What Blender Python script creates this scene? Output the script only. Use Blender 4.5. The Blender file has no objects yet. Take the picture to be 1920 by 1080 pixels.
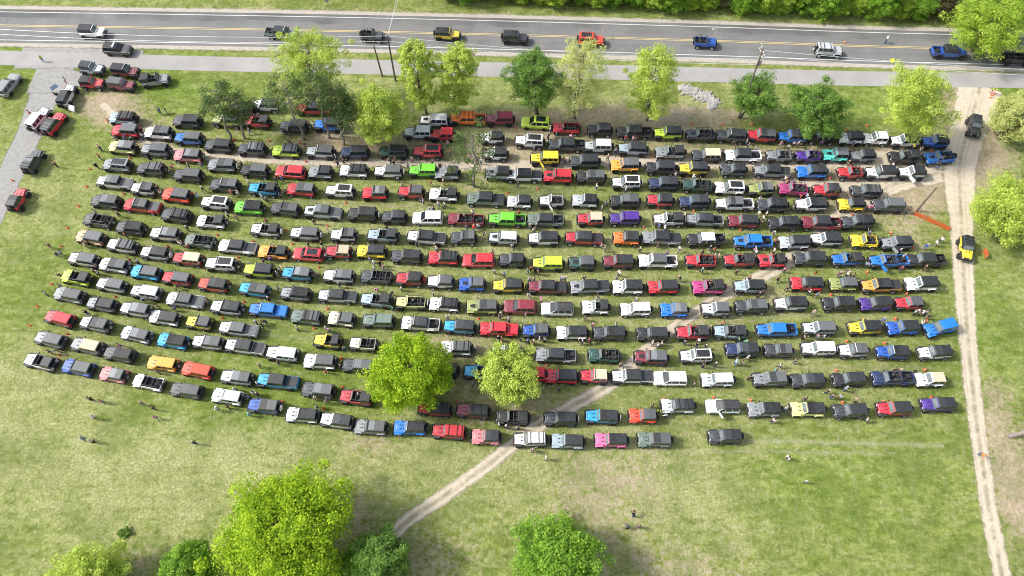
import bpy, bmesh, math, random
import numpy as np
from mathutils import Vector, Matrix
R = math.radians
rnd = random.Random(7)
scene = bpy.context.scene
col = scene.collection

# ------------------------------------------------------------------ camera
H = 91.0
TILT = R(62.6)
F = 1280.0
cam_d = bpy.data.cameras.new('camera'); cam = bpy.data.objects.new('camera', cam_d); col.objects.link(cam)
cam_d.lens = 24.0; cam_d.sensor_width = 36.0; cam_d.clip_end = 4000; cam_d.clip_start = 0.5
cam.location = (0, 0, H); cam.rotation_euler = (math.pi/2 - TILT, 0, 0)
scene.camera = cam
scene.cycles.filter_width = 1.0
ST, CT = math.sin(TILT), math.cos(TILT)

def at(u, v, z=0.0):
    """photo position (1920 x 1080) -> place in the world at height z"""
    dx = (u-960)/F; dy = (540-v)/F
    d = Vector((dx, CT + dy*ST, -ST + dy*CT))
    t = (z-H)/d.z
    return Vector((d.x*t, d.y*t, z))

def height_for(base, vtop):
    """height at which a post standing on base reaches photo row vtop"""
    a = TILT + math.atan((vtop-540)/F)
    return H - base.y*math.tan(a)

# ------------------------------------------------------------------ helpers
def tag(o, label=None, cat=None, group=None, kind=None):
    if label: o['label'] = label
    if cat: o['category'] = cat
    if group: o['group'] = group
    if kind: o['kind'] = kind
    return o

def empty(name, loc=(0, 0, 0), rz=0.0):
    o = bpy.data.objects.new(name, None); col.objects.link(o)
    o.location = loc; o.rotation_euler = (0, 0, rz); o.empty_display_size = 0.3
    return o

KIDS = {}
def link_child(o, parent):
    col.objects.link(o)
    if parent is not None:
        o.parent = parent
        KIDS.setdefault(parent.name, []).append(o)

def dup(o, parent=None):
    c = o.copy(); link_child(c, parent)
    for k in KIDS.get(o.name, []):
        dup(k, c)
    return c

class MB:
    def __init__(s): s.v = []; s.f = []; s.m = []
    def add(s, vs, fs, mat=0):
        n = len(s.v); s.v += [tuple(p) for p in vs]
        for f in fs: s.f.append(tuple(i+n for i in f)); s.m.append(mat)
    def loft(s, rings, mat=0, cap0=True, cap1=True):
        n = len(rings[0]); vs = [p for r in rings for p in r]; fs = []
        for k in range(len(rings)-1):
            for i in range(n):
                j = (i+1) % n
                fs.append((k*n+i, k*n+j, (k+1)*n+j, (k+1)*n+i))
        if cap0: fs.append(tuple(range(n-1, -1, -1)))
        if cap1: fs.append(tuple((len(rings)-1)*n+i for i in range(n)))
        s.add(vs, fs, mat)
    def box(s, x0, x1, y0, y1, z0, z1, mat=0, c=0.0):
        if c:
            s.loft([rect(x0+c, x1-c, y0+c, y1-c, z0, c), rect(x0, x1, y0, y1, z0+c, c),
                    rect(x0, x1, y0, y1, z1-c, c), rect(x0+c, x1-c, y0+c, y1-c, z1, c)], mat)
        else:
            s.loft([[(x0,y0,z0),(x1,y0,z0),(x1,y1,z0),(x0,y1,z0)], [(x0,y0,z1),(x1,y0,z1),(x1,y1,z1),(x0,y1,z1)]], mat)
    def bar(s, a, b, r0, r1=None, n=6, mat=0):
        r1 = r0 if r1 is None else r1
        a = Vector(a); b = Vector(b); d = (b-a).normalized()
        u = d.orthogonal().normalized(); w = d.cross(u)
        ra = [a+(u*math.cos(2*math.pi*i/n)+w*math.sin(2*math.pi*i/n))*r0 for i in range(n)]
        rb = [b+(u*math.cos(2*math.pi*i/n)+w*math.sin(2*math.pi*i/n))*r1 for i in range(n)]
        s.loft([ra, rb], mat)
    def tube(s, pts, r, n=6, mat=0):
        for a, b in zip(pts[:-1], pts[1:]): s.bar(a, b, r, r, n, mat)
    def quad(s, a, b, c, d, mat=0): s.add([a, b, c, d], [(0, 1, 2, 3)], mat)
    def mesh(s, name, mats, smooth=False):
        me = bpy.data.meshes.new(name); me.from_pydata(s.v, [], s.f)
        for m in mats: me.materials.append(m)
        me.polygons.foreach_set('material_index', s.m)
        if smooth: me.polygons.foreach_set('use_smooth', [True]*len(s.f))
        me.update(); return me
    def build(s, name, mats, parent=None, smooth=False, loc=None, rz=0.0):
        if not isinstance(mats, (list, tuple)): mats = [mats]
        o = bpy.data.objects.new(name, s.mesh(name, mats, smooth)); link_child(o, parent)
        if loc is not None: o.location = loc
        if rz: o.rotation_euler = (0, 0, rz)
        return o

def rect(x0, x1, y0, y1, z, c):
    return [(x0+c,y0,z),(x1-c,y0,z),(x1,y0+c,z),(x1,y1-c,z),(x1-c,y1,z),(x0+c,y1,z),(x0,y1-c,z),(x0,y0+c,z)]

# ------------------------------------------------------------------ materials
def srgb(r, g, b):
    f = lambda c: c/12.92 if c <= .04045 else ((c+.055)/1.055)**2.4
    return (f(r/255), f(g/255), f(b/255), 1)

def newmat(name):
    m = bpy.data.materials.new(name); m.use_nodes = True
    nt = m.node_tree; b = nt.nodes['Principled BSDF']
    return m, nt, b

def N(nt, t, **kw):
    n = nt.nodes.new(t)
    for k, v in kw.items(): setattr(n, k, v)
    return n

def noise(nt, scale, detail=3, rough=.55, coord='Object', vec=None, sc=None):
    n = N(nt, 'ShaderNodeTexNoise'); n.inputs['Scale'].default_value = scale
    n.inputs['Detail'].default_value = detail; n.inputs['Roughness'].default_value = rough
    if vec is None:
        tc = N(nt, 'ShaderNodeTexCoord'); vec = tc.outputs[coord]
    if sc is not None:
        mp = N(nt, 'ShaderNodeMapping'); mp.inputs['Scale'].default_value = sc
        nt.links.new(vec, mp.inputs['Vector']); vec = mp.outputs['Vector']
    nt.links.new(vec, n.inputs['Vector'])
    return n.outputs['Fac']

def ramp(nt, fac, stops):
    r = N(nt, 'ShaderNodeValToRGB'); e = r.color_ramp.elements
    while len(e) < len(stops): e.new(0.5)
    for i, (p, c) in enumerate(stops):
        e[i].position = p; e[i].color = c if len(c) == 4 else (*c, 1)
    nt.links.new(fac, r.inputs['Fac']); return r.outputs['Color']

def mixc(nt, fac, a, b, mode='MIX'):
    m = N(nt, 'ShaderNodeMix', data_type='RGBA', blend_type=mode)
    for s, v in ((m.inputs[0], fac), (m.inputs[6], a), (m.inputs[7], b)):
        if isinstance(v, bpy.types.NodeSocket): nt.links.new(v, s)
        elif isinstance(v, (int, float)): s.default_value = v
        else: s.default_value = v if len(v) == 4 else (*v, 1)
    return m.outputs[2]

def mathn(nt, op, a, b=None, c=None, clamp=False):
    m = N(nt, 'ShaderNodeMath', operation=op); m.use_clamp = clamp
    for i, v in enumerate((a, b, c)):
        if v is None: continue
        if isinstance(v, bpy.types.NodeSocket): nt.links.new(v, m.inputs[i])
        else: m.inputs[i].default_value = v
    return m.outputs[0]

def attr(nt, name):
    a = N(nt, 'ShaderNodeAttribute'); a.attribute_name = name; return a.outputs['Fac']

def plain(name, c, rough=.6, metal=0, vary=.25, scale=6):
    m, nt, b = newmat(name)
    f = noise(nt, scale, 4)
    c4 = c if len(c) == 4 else (*c, 1)
    d = tuple(x*(1-vary) for x in c4[:3]); l = tuple(min(1, x*(1+vary)) for x in c4[:3])
    nt.links.new(ramp(nt, f, [(.3, d), (.7, l)]), b.inputs['Base Color'])
    b.inputs['Roughness'].default_value = rough; b.inputs['Metallic'].default_value = metal
    return m

def tinted(name, rough, coat=0.0, metal=0.0, dust=.12, spec=.5):
    """colour comes from the object's own colour, with dust and wear on top"""
    m, nt, b = newmat(name)
    oi = N(nt, 'ShaderNodeObjectInfo')
    f = noise(nt, 2.3, 5, .65)
    fac = mathn(nt, 'MULTIPLY', mathn(nt, 'SUBTRACT', f, .38, clamp=True), dust*3)
    c = mixc(nt, fac, oi.outputs['Color'], (.30, .29, .27, 1))
    nt.links.new(c, b.inputs['Base Color'])
    b.inputs['Roughness'].default_value = rough; b.inputs['Metallic'].default_value = metal
    b.inputs['Coat Weight'].default_value = coat; b.inputs['Coat Roughness'].default_value = .06
    b.inputs['Specular IOR Level'].default_value = spec
    return m

M = {}
M['paint'] = tinted('car_paint', .52, .7, 0, .05, 1.0)
M['top'] = tinted('top_material', .58, 0, 0, .09, .6)
M['cloth'] = tinted('cloth', .9, 0, 0, .05, .2)
M['rim'] = tinted('rim_metal', .35, 0, .5, .1)
M['tyre'] = plain('tyre_rubber', (.018, .018, .018), .85)
M['trim'] = plain('black_trim', (.022, .023, .025), .55)
M['inside'] = plain('cabin_lining', (.03, .03, .032), .85)
M['seat'] = plain('seat_cloth', (.06, .06, .062), .8)
M['frame'] = plain('cage_steel', (.05, .05, .05), .4)
M['glass'], nt, b = newmat('window_glass')
b.inputs['Base Color'].default_value = (.018, .024, .028, 1); b.inputs['Roughness'].default_value = .06
b.inputs['Specular IOR Level'].default_value = .7
nt.links.new(ramp(nt, noise(nt, 1.2, 2), [(.3, (.012, .016, .019)), (.7, (.03, .04, .045))]), b.inputs['Base Color'])
M['screen'] = plain('windscreen_sky_sheen', (.13, .155, .165), .08, vary=.35, scale=1.5)  # pale reflection of the bright sky painted into the glass's base colour
M['lamp'] = plain('lamp_lens', (.7, .7, .68), .15)
M['tail'] = plain('tail_lens', (.35, .01, .01), .25)
M['chrome'] = plain('bright_metal', (.5, .5, .5), .3, .8)
M['skin'] = plain('skin', (.50, .30, .22), .6, vary=.12)
M['bark'] = plain('bark', (.12, .095, .075), .9, vary=.45, scale=5)
M['barkgrey'] = plain('grey_bark', (.22, .19, .17), .9, vary=.4, scale=5)
M['wood'] = plain('weathered_wood', (.16, .13, .11), .85, vary=.3, scale=4)
M['orange'] = plain('orange_plastic', (.75, .12, .03), .5, vary=.12)
M['white'] = plain('white_plastic', (.78, .78, .76), .5, vary=.06)
M['steel'] = plain('galvanised_steel', (.32, .33, .34), .45, .4)
M['signyellow'] = plain('fluorescent_yellow', (.72, .78, .03), .4, vary=.06)
M['wire'] = plain('aluminium_wire', (.75, .75, .75), .4, .3)

def leafmat(name, dark, light, warm=None):
    m, nt, b = newmat(name)
    g = N(nt, 'ShaderNodeNewGeometry')
    f1 = noise(nt, .8, 4)
    f = mathn(nt, 'ADD', mathn(nt, 'MULTIPLY', g.outputs['Random Per Island'], .55), mathn(nt, 'MULTIPLY', mathn(nt, 'SUBTRACT', f1, .3), 1.4))
    c = ramp(nt, f, [(.2, dark), (.85, light)])
    if warm: c = mixc(nt, mathn(nt, 'GREATER_THAN', g.outputs['Random Per Island'], .86), c, warm)
    nt.links.new(c, b.inputs['Base Color']); b.inputs['Roughness'].default_value = .6
    b.inputs['Specular IOR Level'].default_value = .25
    tr = N(nt, 'ShaderNodeBsdfTranslucent'); nt.links.new(c, tr.inputs['Color'])
    mx = N(nt, 'ShaderNodeMixShader'); mx.inputs[0].default_value = .42
    nt.links.new(b.outputs[0], mx.inputs[1]); nt.links.new(tr.outputs[0], mx.inputs[2])
    nt.links.new(mx.outputs[0], nt.nodes['Material Output'].inputs['Surface'])
    return m
LEAF = {
 'bright': leafmat('leaf_bright_green', (.13, .28, .008), (.56, .73, .04)),
 'fresh': leafmat('leaf_fresh_yellow_green', (.28, .40, .045), (.68, .79, .18)),
 'pale': leafmat('leaf_pale_yellow_green', (.38, .44, .12), (.72, .76, .32)),
 'maple': leafmat('leaf_mid_green', (.065, .16, .028), (.29, .47, .09)),
 'wood': leafmat('leaf_woodland_green', (.10, .25, .018), (.36, .57, .07)),
 'woody': leafmat('leaf_woodland_yellow', (.22, .36, .03), (.54, .70, .10)),
 'pine': leafmat('needle_dark_green', (.045, .10, .03), (.17, .28, .07), (.2, .16, .09, 1)),
 'twig': leafmat('twig_brown', (.12, .11, .06), (.30, .30, .14)),
}
# ------------------------------------------------------------------ light
SUN_EL, SUN_AZ = R(42), R(276)      # azimuth clockwise from +Y: the sun stands to the left
w = bpy.data.worlds.new('World'); scene.world = w; w.use_nodes = True
nt = w.node_tree; bg = nt.nodes['Background']
sky = N(nt, 'ShaderNodeTexSky', sky_type='NISHITA'); sky.sun_disc = False
sky.sun_elevation = SUN_EL; sky.sun_rotation = SUN_AZ; sky.altitude = 200; sky.dust_density = 3.0; sky.air_density = 1.0
hs = N(nt, 'ShaderNodeHueSaturation'); hs.inputs['Saturation'].default_value = .5    # thin haze
nt.links.new(sky.outputs['Color'], hs.inputs['Color']); nt.links.new(hs.outputs['Color'], bg.inputs['Color']); bg.inputs['Strength'].default_value = .26
sd = bpy.data.lights.new('sun', 'SUN'); so = bpy.data.objects.new('sun', sd); col.objects.link(so)
sd.energy = 4.3; sd.angle = R(7); sd.color = (1, .95, .86)
dirv = Vector((math.sin(SUN_AZ)*math.cos(SUN_EL), math.cos(SUN_AZ)*math.cos(SUN_EL), math.sin(SUN_EL)))
so.rotation_euler = dirv.to_track_quat('Z', 'Y').to_euler(); so.location = (0, 0, 150)
scene.view_settings.view_transform = 'Standard'; scene.view_settings.look = 'None'; scene.view_settings.exposure = 0

# ------------------------------------------------------------------ ground
# (photo place, half sizes in metres along x and y, weight): bare earth, straw, lush grass
BARE = [((1300,290),18,2.6,.5),((1500,318),14,4,.75),((1620,345),10,4,.75),((1100,300),16,2.6,.45),((700,300),20,2.5,.45),((1240,216),15,3,.7),((1640,290),9,3,.7),((1150,222),22,3.0,.55),((1020,232),12,2.5,.5),((1225,235),10,3,.75),((930,262),14,4,.35),((620,262),9,4,.75),((430,250),8,3,.25),((705,262),8,3,.5),((885,345),5,3,.4),
 ((1800,255),5,9,1.2),((1790,310),7,5,1.1),((1690,345),9,3,.75),((1730,372),6,4,.5),((1610,322),8,2.4,.8),((1500,300),14,2.0,.4),((1860,290),4,4,.45),((1820,200),4,7,.9),((215,205),5,4,.9),((175,190),4,3,.6),((265,240),4,4,.55),((290,265),4,3,.55),
 ((870,700),9,7,.45),((960,760),5,4,.45),((860,640),5,4,.3),((1000,700),6,5,.25),((1130,880),8,4,.34),((1200,930),11,5,.22),((1090,960),6,5,.3),((1180,1060),12,4,.36),((1350,1075),12,3,.22),
 ((1290,800),9,4,.25),((700,830),4,2,.6),((1892,840),4,8,.6),((1900,950),3.5,9,.55),((1868,740),3,3,.35),((800,1050),6,4,.5),((250,1050),6,3,.4),((640,960),3,4,.3),((660,1000),5,5,.5),((1700,430),5,5,.35),((1740,500),4,6,.25),
 ((1450,560),12,3,.4),((1330,620),8,3,.4),((1260,480),9,4,.3),((1480,400),12,2.5,.4),((1250,335),14,2.5,.35),((1000,270),14,3,.35),((1600,350),7,4,.6),((900,560),9,4,.2),((760,400),10,3,.25),((330,330),8,4,.2),((100,20),60,1.0,.7),((560,22),30,.8,.4)]
STRAW = [((60,780),16,12,.6),((150,690),14,5,.45),((300,870),20,7,.5),((700,870),22,6,.4),((500,830),16,4,.3),((120,930),18,8,.45),((1150,880),18,10,.6),((1250,950),14,9,.45),((880,900),10,6,.4),((160,330),16,9,.5),((80,420),10,8,.4),
 ((1100,500),36,15,.75),((600,560),30,14,.35),((250,960),16,8,.3),((420,870),14,5,.25),((1500,760),22,3,.3),((1480,640),28,8,.3),((1870,640),6,14,.15),((960,400),40,8,.35),((1250,180),20,3,.35),((1080,200),30,4,.5),((760,180),20,5,.2),((1500,200),30,5,.35),((700,150),20,4,.3)]
LUSH = [((60,110),14,7,.8),((300,160),9,5,.6),((210,290),8,7,.6),((120,470),12,7,.4),((420,170),16,4,.6),((1560,180),24,4,.45),((1300,200),10,3,.35),((1650,200),8,5,.5),((1460,890),6,4,.4),((1620,960),12,9,.35),((1700,830),9,6,.2),((1540,930),6,4,.3),((60,560),10,5,.4),
 ((260,800),14,6,.35),((480,770),14,4,.55),((100,1000),14,7,.3),((1860,620),5,10,.7),((1880,170),5,4,.5),((500,680),16,7,.5),((620,690),10,7,.4),((300,650),16,8,.35),((1270,500),7,6,.5),((1330,460),6,4,.4),((640,480),12,4,.3),((1060,370),6,4,.3),((1700,700),10,8,.3)]
def blob_sum(P, blobs):
    out = np.zeros(len(P))
    for (c, rx, ry, wgt) in blobs:
        p = at(*c); out += wgt*np.exp(-(((P[:,0]-p.x)/rx)**2+((P[:,1]-p.y)/ry)**2))
    return out
xs = np.concatenate([[-1500,-900,-500,-300,-200], np.arange(-130, 131, 1.0), [200,300,500,900,1500]])
ys = np.concatenate([[-900,-400,-150,-60], np.arange(-10, 141, 1.0), [180,260,400,700,1200,2000]])
X, Y = np.meshgrid(xs, ys); P = np.stack([X.ravel(), Y.ravel(), np.zeros(X.size)], 1)
nx, ny = len(xs), len(ys)
gf = [(j*nx+i, j*nx+i+1, (j+1)*nx+i+1, (j+1)*nx+i) for j in range(ny-1) for i in range(nx-1)]
me = bpy.data.meshes.new('grass_field'); me.from_pydata(P.tolist(), [], gf)
bare_a, straw_a, lush_a = blob_sum(P, BARE), blob_sum(P, STRAW), blob_sum(P, LUSH)
for nm, a in (('bare', bare_a), ('straw', straw_a), ('lush', lush_a)):
    at_ = me.attributes.new(nm, 'FLOAT', 'POINT'); at_.data.foreach_set('value', a.astype(np.float32))
gm, nt, b = newmat('meadow_grass')
co = N(nt, 'ShaderNodeTexCoord').outputs['Object']
big = noise(nt, .045, 4, .6, vec=co); mid = noise(nt, .30, 5, .65, vec=co); fine = noise(nt, 1.35, 6, .8, vec=co)
tuft = noise(nt, .65, 6, .8, vec=co, sc=(.75, 1.4, 1)); speck = noise(nt, 3.2, 4, .8, vec=co)
# straw share
def bent(a): return mathn(nt, 'MULTIPLY', attr(nt, a), mathn(nt, 'MULTIPLY', noise(nt, .12, 4, .65, vec=co), 2.0))
lush = mathn(nt, 'MULTIPLY', bent('lush'), .8, clamp=True)
st = mathn(nt, 'ADD', mathn(nt, 'MULTIPLY', bent('straw'), .6), mathn(nt, 'MULTIPLY', mathn(nt, 'SUBTRACT', big, .5), .9))
st = mathn(nt, 'SUBTRACT', st, mathn(nt, 'MULTIPLY', lush, .42))
st = mathn(nt, 'ADD', st, mathn(nt, 'MULTIPLY', mathn(nt, 'SUBTRACT', fine, .5), 4.2))
st = mathn(nt, 'ADD', st, mathn(nt, 'MULTIPLY', mathn(nt, 'SUBTRACT', mid, .5), 1.3))
streak = noise(nt, .5, 5, .7, vec=co, sc=(.45, 1.5, 1))
st = mathn(nt, 'ADD', st, mathn(nt, 'MULTIPLY', mathn(nt, 'SUBTRACT', streak, .5), 1.6))
st = mathn(nt, 'ADD', st, .21, clamp=True)
green = ramp(nt, tuft, [(.32, (.085, .130, .020)), (.5, (.195, .245, .052)), (.68, (.37, .42, .125))])
lushc = ramp(nt, tuft, [(.32, (.080, .150, .016)), (.5, (.17, .26, .04)), (.68, (.33, .41, .10))])
green = mixc(nt, lush, green, lushc)
straw = ramp(nt, speck, [(.30, (.21, .22, .085)), (.5, (.39, .40, .175)), (.70, (.66, .66, .39))])
gcol = mixc(nt, st, green, straw)
bar = mathn(nt, 'MINIMUM', attr(nt, 'bare'), 1.0)
ba = mathn(nt, 'ADD', mathn(nt, 'MULTIPLY', bar, 1.25), mathn(nt, 'MULTIPLY', mathn(nt, 'SUBTRACT', mid, .5), 1.3))
ba = mathn(nt, 'ADD', ba, mathn(nt, 'MULTIPLY', mathn(nt, 'SUBTRACT', fine, .5), 3.4))
ba = mathn(nt, 'MULTIPLY', mathn(nt, 'SUBTRACT', ba, .30), 1.6, clamp=True)
ba = mathn(nt, 'MULTIPLY', ba, mathn(nt, 'MULTIPLY', bar, 4, clamp=True))
earth = ramp(nt, noise(nt, 1.6, 6, .8, vec=co), [(.28, (.27, .21, .135)), (.5, (.45, .365, .25)), (.72, (.64, .55, .42))])
gcol = mixc(nt, ba, gcol, earth)
dk = mathn(nt, 'MULTIPLY', mathn(nt, 'SUBTRACT', noise(nt, .16, 5, .65, vec=co), .43, clamp=True), 2.3)
gcol = mixc(nt, dk, gcol, (.115, .165, .035, 1))
nt.links.new(gcol, b.inputs['Base Color']); b.inputs['Roughness'].default_value = .95; b.inputs['Specular IOR Level'].default_value = .1
bp = N(nt, 'ShaderNodeBump'); bp.inputs['Strength'].default_value = .9; bp.inputs['Distance'].default_value = .35
hgt = mathn(nt, 'ADD', mathn(nt, 'MULTIPLY', fine, 1.0), mathn(nt, 'MULTIPLY', speck, .5))
nt.links.new(hgt, bp.inputs['Height']); nt.links.new(bp.outputs[0], b.inputs['Normal'])
me.materials.append(gm)
ground = bpy.data.objects.new('grass_field', me); col.objects.link(ground); tag(ground, kind='structure')

# strips along the ground: rows of points across; 'e' = metres to the nearest edge
def smooth_line(pts, step=2.0):
    out = []
    n = len(pts)
    for i in range(n-1):
        p0 = pts[max(i-1, 0)]; p1 = pts[i]; p2 = pts[i+1]; p3 = pts[min(i+2, n-1)]
        k = max(2, int((p2-p1).length/step))
        for j in range(k):
            t = j/k
            out.append(.5*((2*p1)+(p2-p0)*t+(2*p0-5*p1+4*p2-p3)*t*t+(3*p1-p0-3*p2+p3)*t**3))
    out.append(pts[-1]); return out
def extend(pts, a=160, b=160):
    steps = [x for x in (20, 45, 90, 160, 230, 300)]
    d0 = (pts[0]-pts[1]).normalized(); d1 = (pts[-1]-pts[-2]).normalized()
    return [pts[0]+d0*x for x in steps[::-1] if x <= a]+list(pts)+[pts[-1]+d1*x for x in steps if x <= b]
def strip(name, cen, widths, z, mat, across=8, step=2.0):
    pts = smooth_line([Vector((p.x, p.y, wd)) for p, wd in zip(cen, widths)], step)
    v = []; f = []; e = []; al = []; L = 0
    for i, p in enumerate(pts):
        q0 = pts[max(i-1, 0)]; q1 = pts[min(i+1, len(pts)-1)]
        d = Vector((q1.x-q0.x, q1.y-q0.y, 0)).normalized(); nrm = Vector((-d.y, d.x, 0))
        if i: L += (Vector((p.x, p.y, 0))-Vector((pts[i-1].x, pts[i-1].y, 0))).length
        for k in range(across+1):
            t = k/across-.5
            c = Vector((p.x, p.y, z))+nrm*(t*p.z); v.append(c); e.append((.5-abs(t))*p.z); al.append(t*p.z)
    n = across+1
    for i in range(len(pts)-1):
        for k in range(across): f.append((i*n+k+1, i*n+k, (i+1)*n+k, (i+1)*n+k+1))
    me = bpy.data.meshes.new(name); me.from_pydata(v, [], f); me.materials.append(mat)
    for nm, arr in (('e', e), ('s', al)):
        a = me.attributes.new(nm, 'FLOAT', 'POINT'); a.data.foreach_set('value', np.array(arr, np.float32))
    me.update()
    for p in me.polygons[:1]:
        if p.normal.z < 0: me.flip_normals()
    o = bpy.data.objects.new(name, me); col.objects.link(o); tag(o, kind='structure'); return o

def softmat(name, stops, ragged=.8, nscale=1.4, inner=.35, fade=1.0, ruts=None):
    m, nt, b = newmat(name)
    co = N(nt, 'ShaderNodeTexCoord').outputs['Object']
    c = ramp(nt, noise(nt, nscale, 6, .7, vec=co), stops)
    c = mixc(nt, mathn(nt, 'MULTIPLY', noise(nt, 7, 4, .7, vec=co), .35), c, tuple(x*.55 for x in stops[0][1]))
    nt.links.new(c, b.inputs['Base Color']); b.inputs['Roughness'].default_value = .95; b.inputs['Specular IOR Level'].default_value = .1
    e = attr(nt, 'e')
    nz = mathn(nt, 'ADD', mathn(nt, 'MULTIPLY', mathn(nt, 'SUBTRACT', noise(nt, .8, 5, .7, vec=co), .5), ragged*2.4), mathn(nt, 'MULTIPLY', mathn(nt, 'SUBTRACT', noise(nt, 4, 4, .7, vec=co), .5), ragged*1.6))
    a = mathn(nt, 'DIVIDE', mathn(nt, 'ADD', mathn(nt, 'SUBTRACT', e, ragged*.9), nz), inner, clamp=True)
    if ruts:
        rr_ = mathn(nt, 'ABSOLUTE', mathn(nt, 'SUBTRACT', mathn(nt, 'ABSOLUTE', attr(nt, 's')), .78))
        rf_ = mathn(nt, 'MULTIPLY', mathn(nt, 'SUBTRACT', 1.0, mathn(nt, 'DIVIDE', rr_, .22), clamp=True), mathn(nt, 'MULTIPLY', mathn(nt, 'SUBTRACT', noise(nt, .35, 4, .7, vec=co), .38), 4, clamp=True))
        nt.links.new(mixc(nt, mathn(nt, 'MULTIPLY', rf_, .55), c, (.26, .22, .17, 1)), b.inputs['Base Color'])
        s = mathn(nt, 'ABSOLUTE', attr(nt, 's'))
        mid = mathn(nt, 'SUBTRACT', 1.0, mathn(nt, 'DIVIDE', s, ruts[0]), clamp=True)
        mid = mathn(nt, 'MULTIPLY', mid, mathn(nt, 'MULTIPLY', mathn(nt, 'SUBTRACT', noise(nt, .5, 4, .7, vec=co), .34), 4, clamp=True))
        mid = mathn(nt, 'MULTIPLY', mid, ruts[1], clamp=True)
        a = mathn(nt, 'MULTIPLY', a, mathn(nt, 'SUBTRACT', 1.0, mid))
    a = mathn(nt, 'MULTIPLY', a, fade)
    tr = N(nt, 'ShaderNodeBsdfTransparent'); mx = N(nt, 'ShaderNodeMixShader')
    nt.links.new(a, mx.inputs[0]); nt.links.new(tr.outputs[0], mx.inputs[1]); nt.links.new(b.outputs[0], mx.inputs[2])
    nt.links.new(mx.outputs[0], nt.nodes['Material Output'].inputs['Surface'])
    bp = N(nt, 'ShaderNodeBump'); bp.inputs['Strength'].default_value = .5; bp.inputs['Distance'].default_value = .06
    nt.links.new(noise(nt, 5, 5, .7, vec=co), bp.inputs['Height']); nt.links.new(bp.outputs[0], b.inputs['Normal'])
    return m
SAND = [(.25, (.46, .395, .295)), (.5, (.60, .525, .41)), (.78, (.72, .65, .53))]
sand = softmat('sandy_track', SAND, .42, ruts=(.5, .7))
sandw = softmat('worn_lane', SAND, .9, fade=.9)
GRAV = [(.25, (.25, .247, .237)), (.5, (.345, .34, .325)), (.78, (.44, .435, .415))]
gravel = softmat('pale_gravel', GRAV, .35)
shoulder_m = softmat('road_shoulder', [(.25, (.36, .33, .28)), (.5, (.47, .43, .37)), (.78, (.58, .53, .46))], .45)
C = lambda L: [at(*p) for p in L]
lane = C([(190,195),(235,232),(285,268),(345,290),(450,294),(560,302),(720,305),(860,310),(1000,309),(1130,302),(1284,304),(1420,302),(1560,303),(1690,300),(1800,312)])
strip('dirt_lane', lane, [3.2,3.6,4,4,3.8,3.8,3.6,3.8,4,4,4.2,4.6,5.2,6,6], .004, sandw)
diag = C([(640,1125),(700,1045),(760,980),(840,925),(923,865),(1002,803),(1080,757),(1147,719),(1200,667),(1253,622),(1330,570),(1411,527),(1470,495),(1521,459),(1560,420),(1600,390),(1680,345),(1760,325)])
strip('dirt_track', diag, [3.0,2.9,2.9,2.9,2.9,3.0,2.9,2.9,2.8,2.8,2.8,3.0,3.2,3.6,3.6,4,4,5], .008, sand)
rt = extend(C([(1838,160),(1826,206),(1800,300),(1800,360),(1803,425),(1808,538),(1816,649),(1828,768),(1839,848),(1855,960),(1879,1080)]), 0, 20)
strip('dirt_lane', C([(1420,330),(1540,348),(1660,345),(1760,322)]), [2,3.4,5,5], .0035, sandw)
strip('dirt_track', rt, [8.5,7.5,6.4,5.8,4.6,4.0,3.5,3.3,3.2,3.2,3.2,3.2], .012, sand)
drive = extend(C([(110,120),(85,175),(60,240),(22,320),(-15,400),(-70,500)]), 0, 45)
strip('gravel_driveway', drive, [7.5,6.4,5.6,5.4,5.4,5.5,5.5,5.5], .008, gravel)
flat_m = softmat('flattened_grass', [(.25, (.36, .38, .19)), (.5, (.47, .48, .27)), (.78, (.60, .60, .38))], .55, nscale=1.2, inner=.8, fade=.8)
for pts, wd_ in ((((1330,826),(1480,829),(1640,832),(1770,836)),2.0),(((1330,846),(1500,848),(1680,850)),1.7),(((1350,812),(1520,814),(1700,817)),1.2),(((1400,790),(1560,793),(1760,795)),1.0)): strip('wheel_track', C(pts), [wd_]*len(pts), .004, flat_m, 6, 2)
mown_m = softmat('mown_stripe', [(.25, (.36, .42, .15)), (.5, (.45, .50, .21)), (.78, (.56, .58, .30))], .45, nscale=1.2, inner=.9, fade=.22)
for (ua, va, ub, vb, wd_) in ((1490,870,1500,1075,1.6),(1545,865,1560,1078,1.3),(1600,860,1622,1078,1.8),(1650,858,1672,1078,1.2),(1705,850,1735,1078,2.0),(1765,840,1795,1078,1.5),(1420,880,1425,1070,1.4)):
    strip('mown_stripe', [at(ua, va), at((ua+ub)/2, (va+vb)/2), at(ub, vb)], [wd_]*3, .006, mown_m, 6, 2)
lane_m = softmat('trodden_grass', [(.25, (.36, .33, .20)), (.5, (.47, .435, .29)), (.78, (.60, .56, .40))], .75, nscale=1.2, inner=1.0, fade=.5)
for pts in (((290,355),(480,372),(700,384),(950,390),(1250,392),(1500,398)),((200,470),(420,500),(700,524),(950,532),(1250,530),(1500,536)),((150,560),(380,612),(640,640),(900,650)),((1180,690),(1450,690),(1750,690)),((1150,595),(1450,592),(1700,600)),((760,270),(950,275),(1250,274),(1500,283))):
    strip('trodden_lane', C(pts), [2.2]*len(pts), .0045, lane_m, 6, 2)
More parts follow.
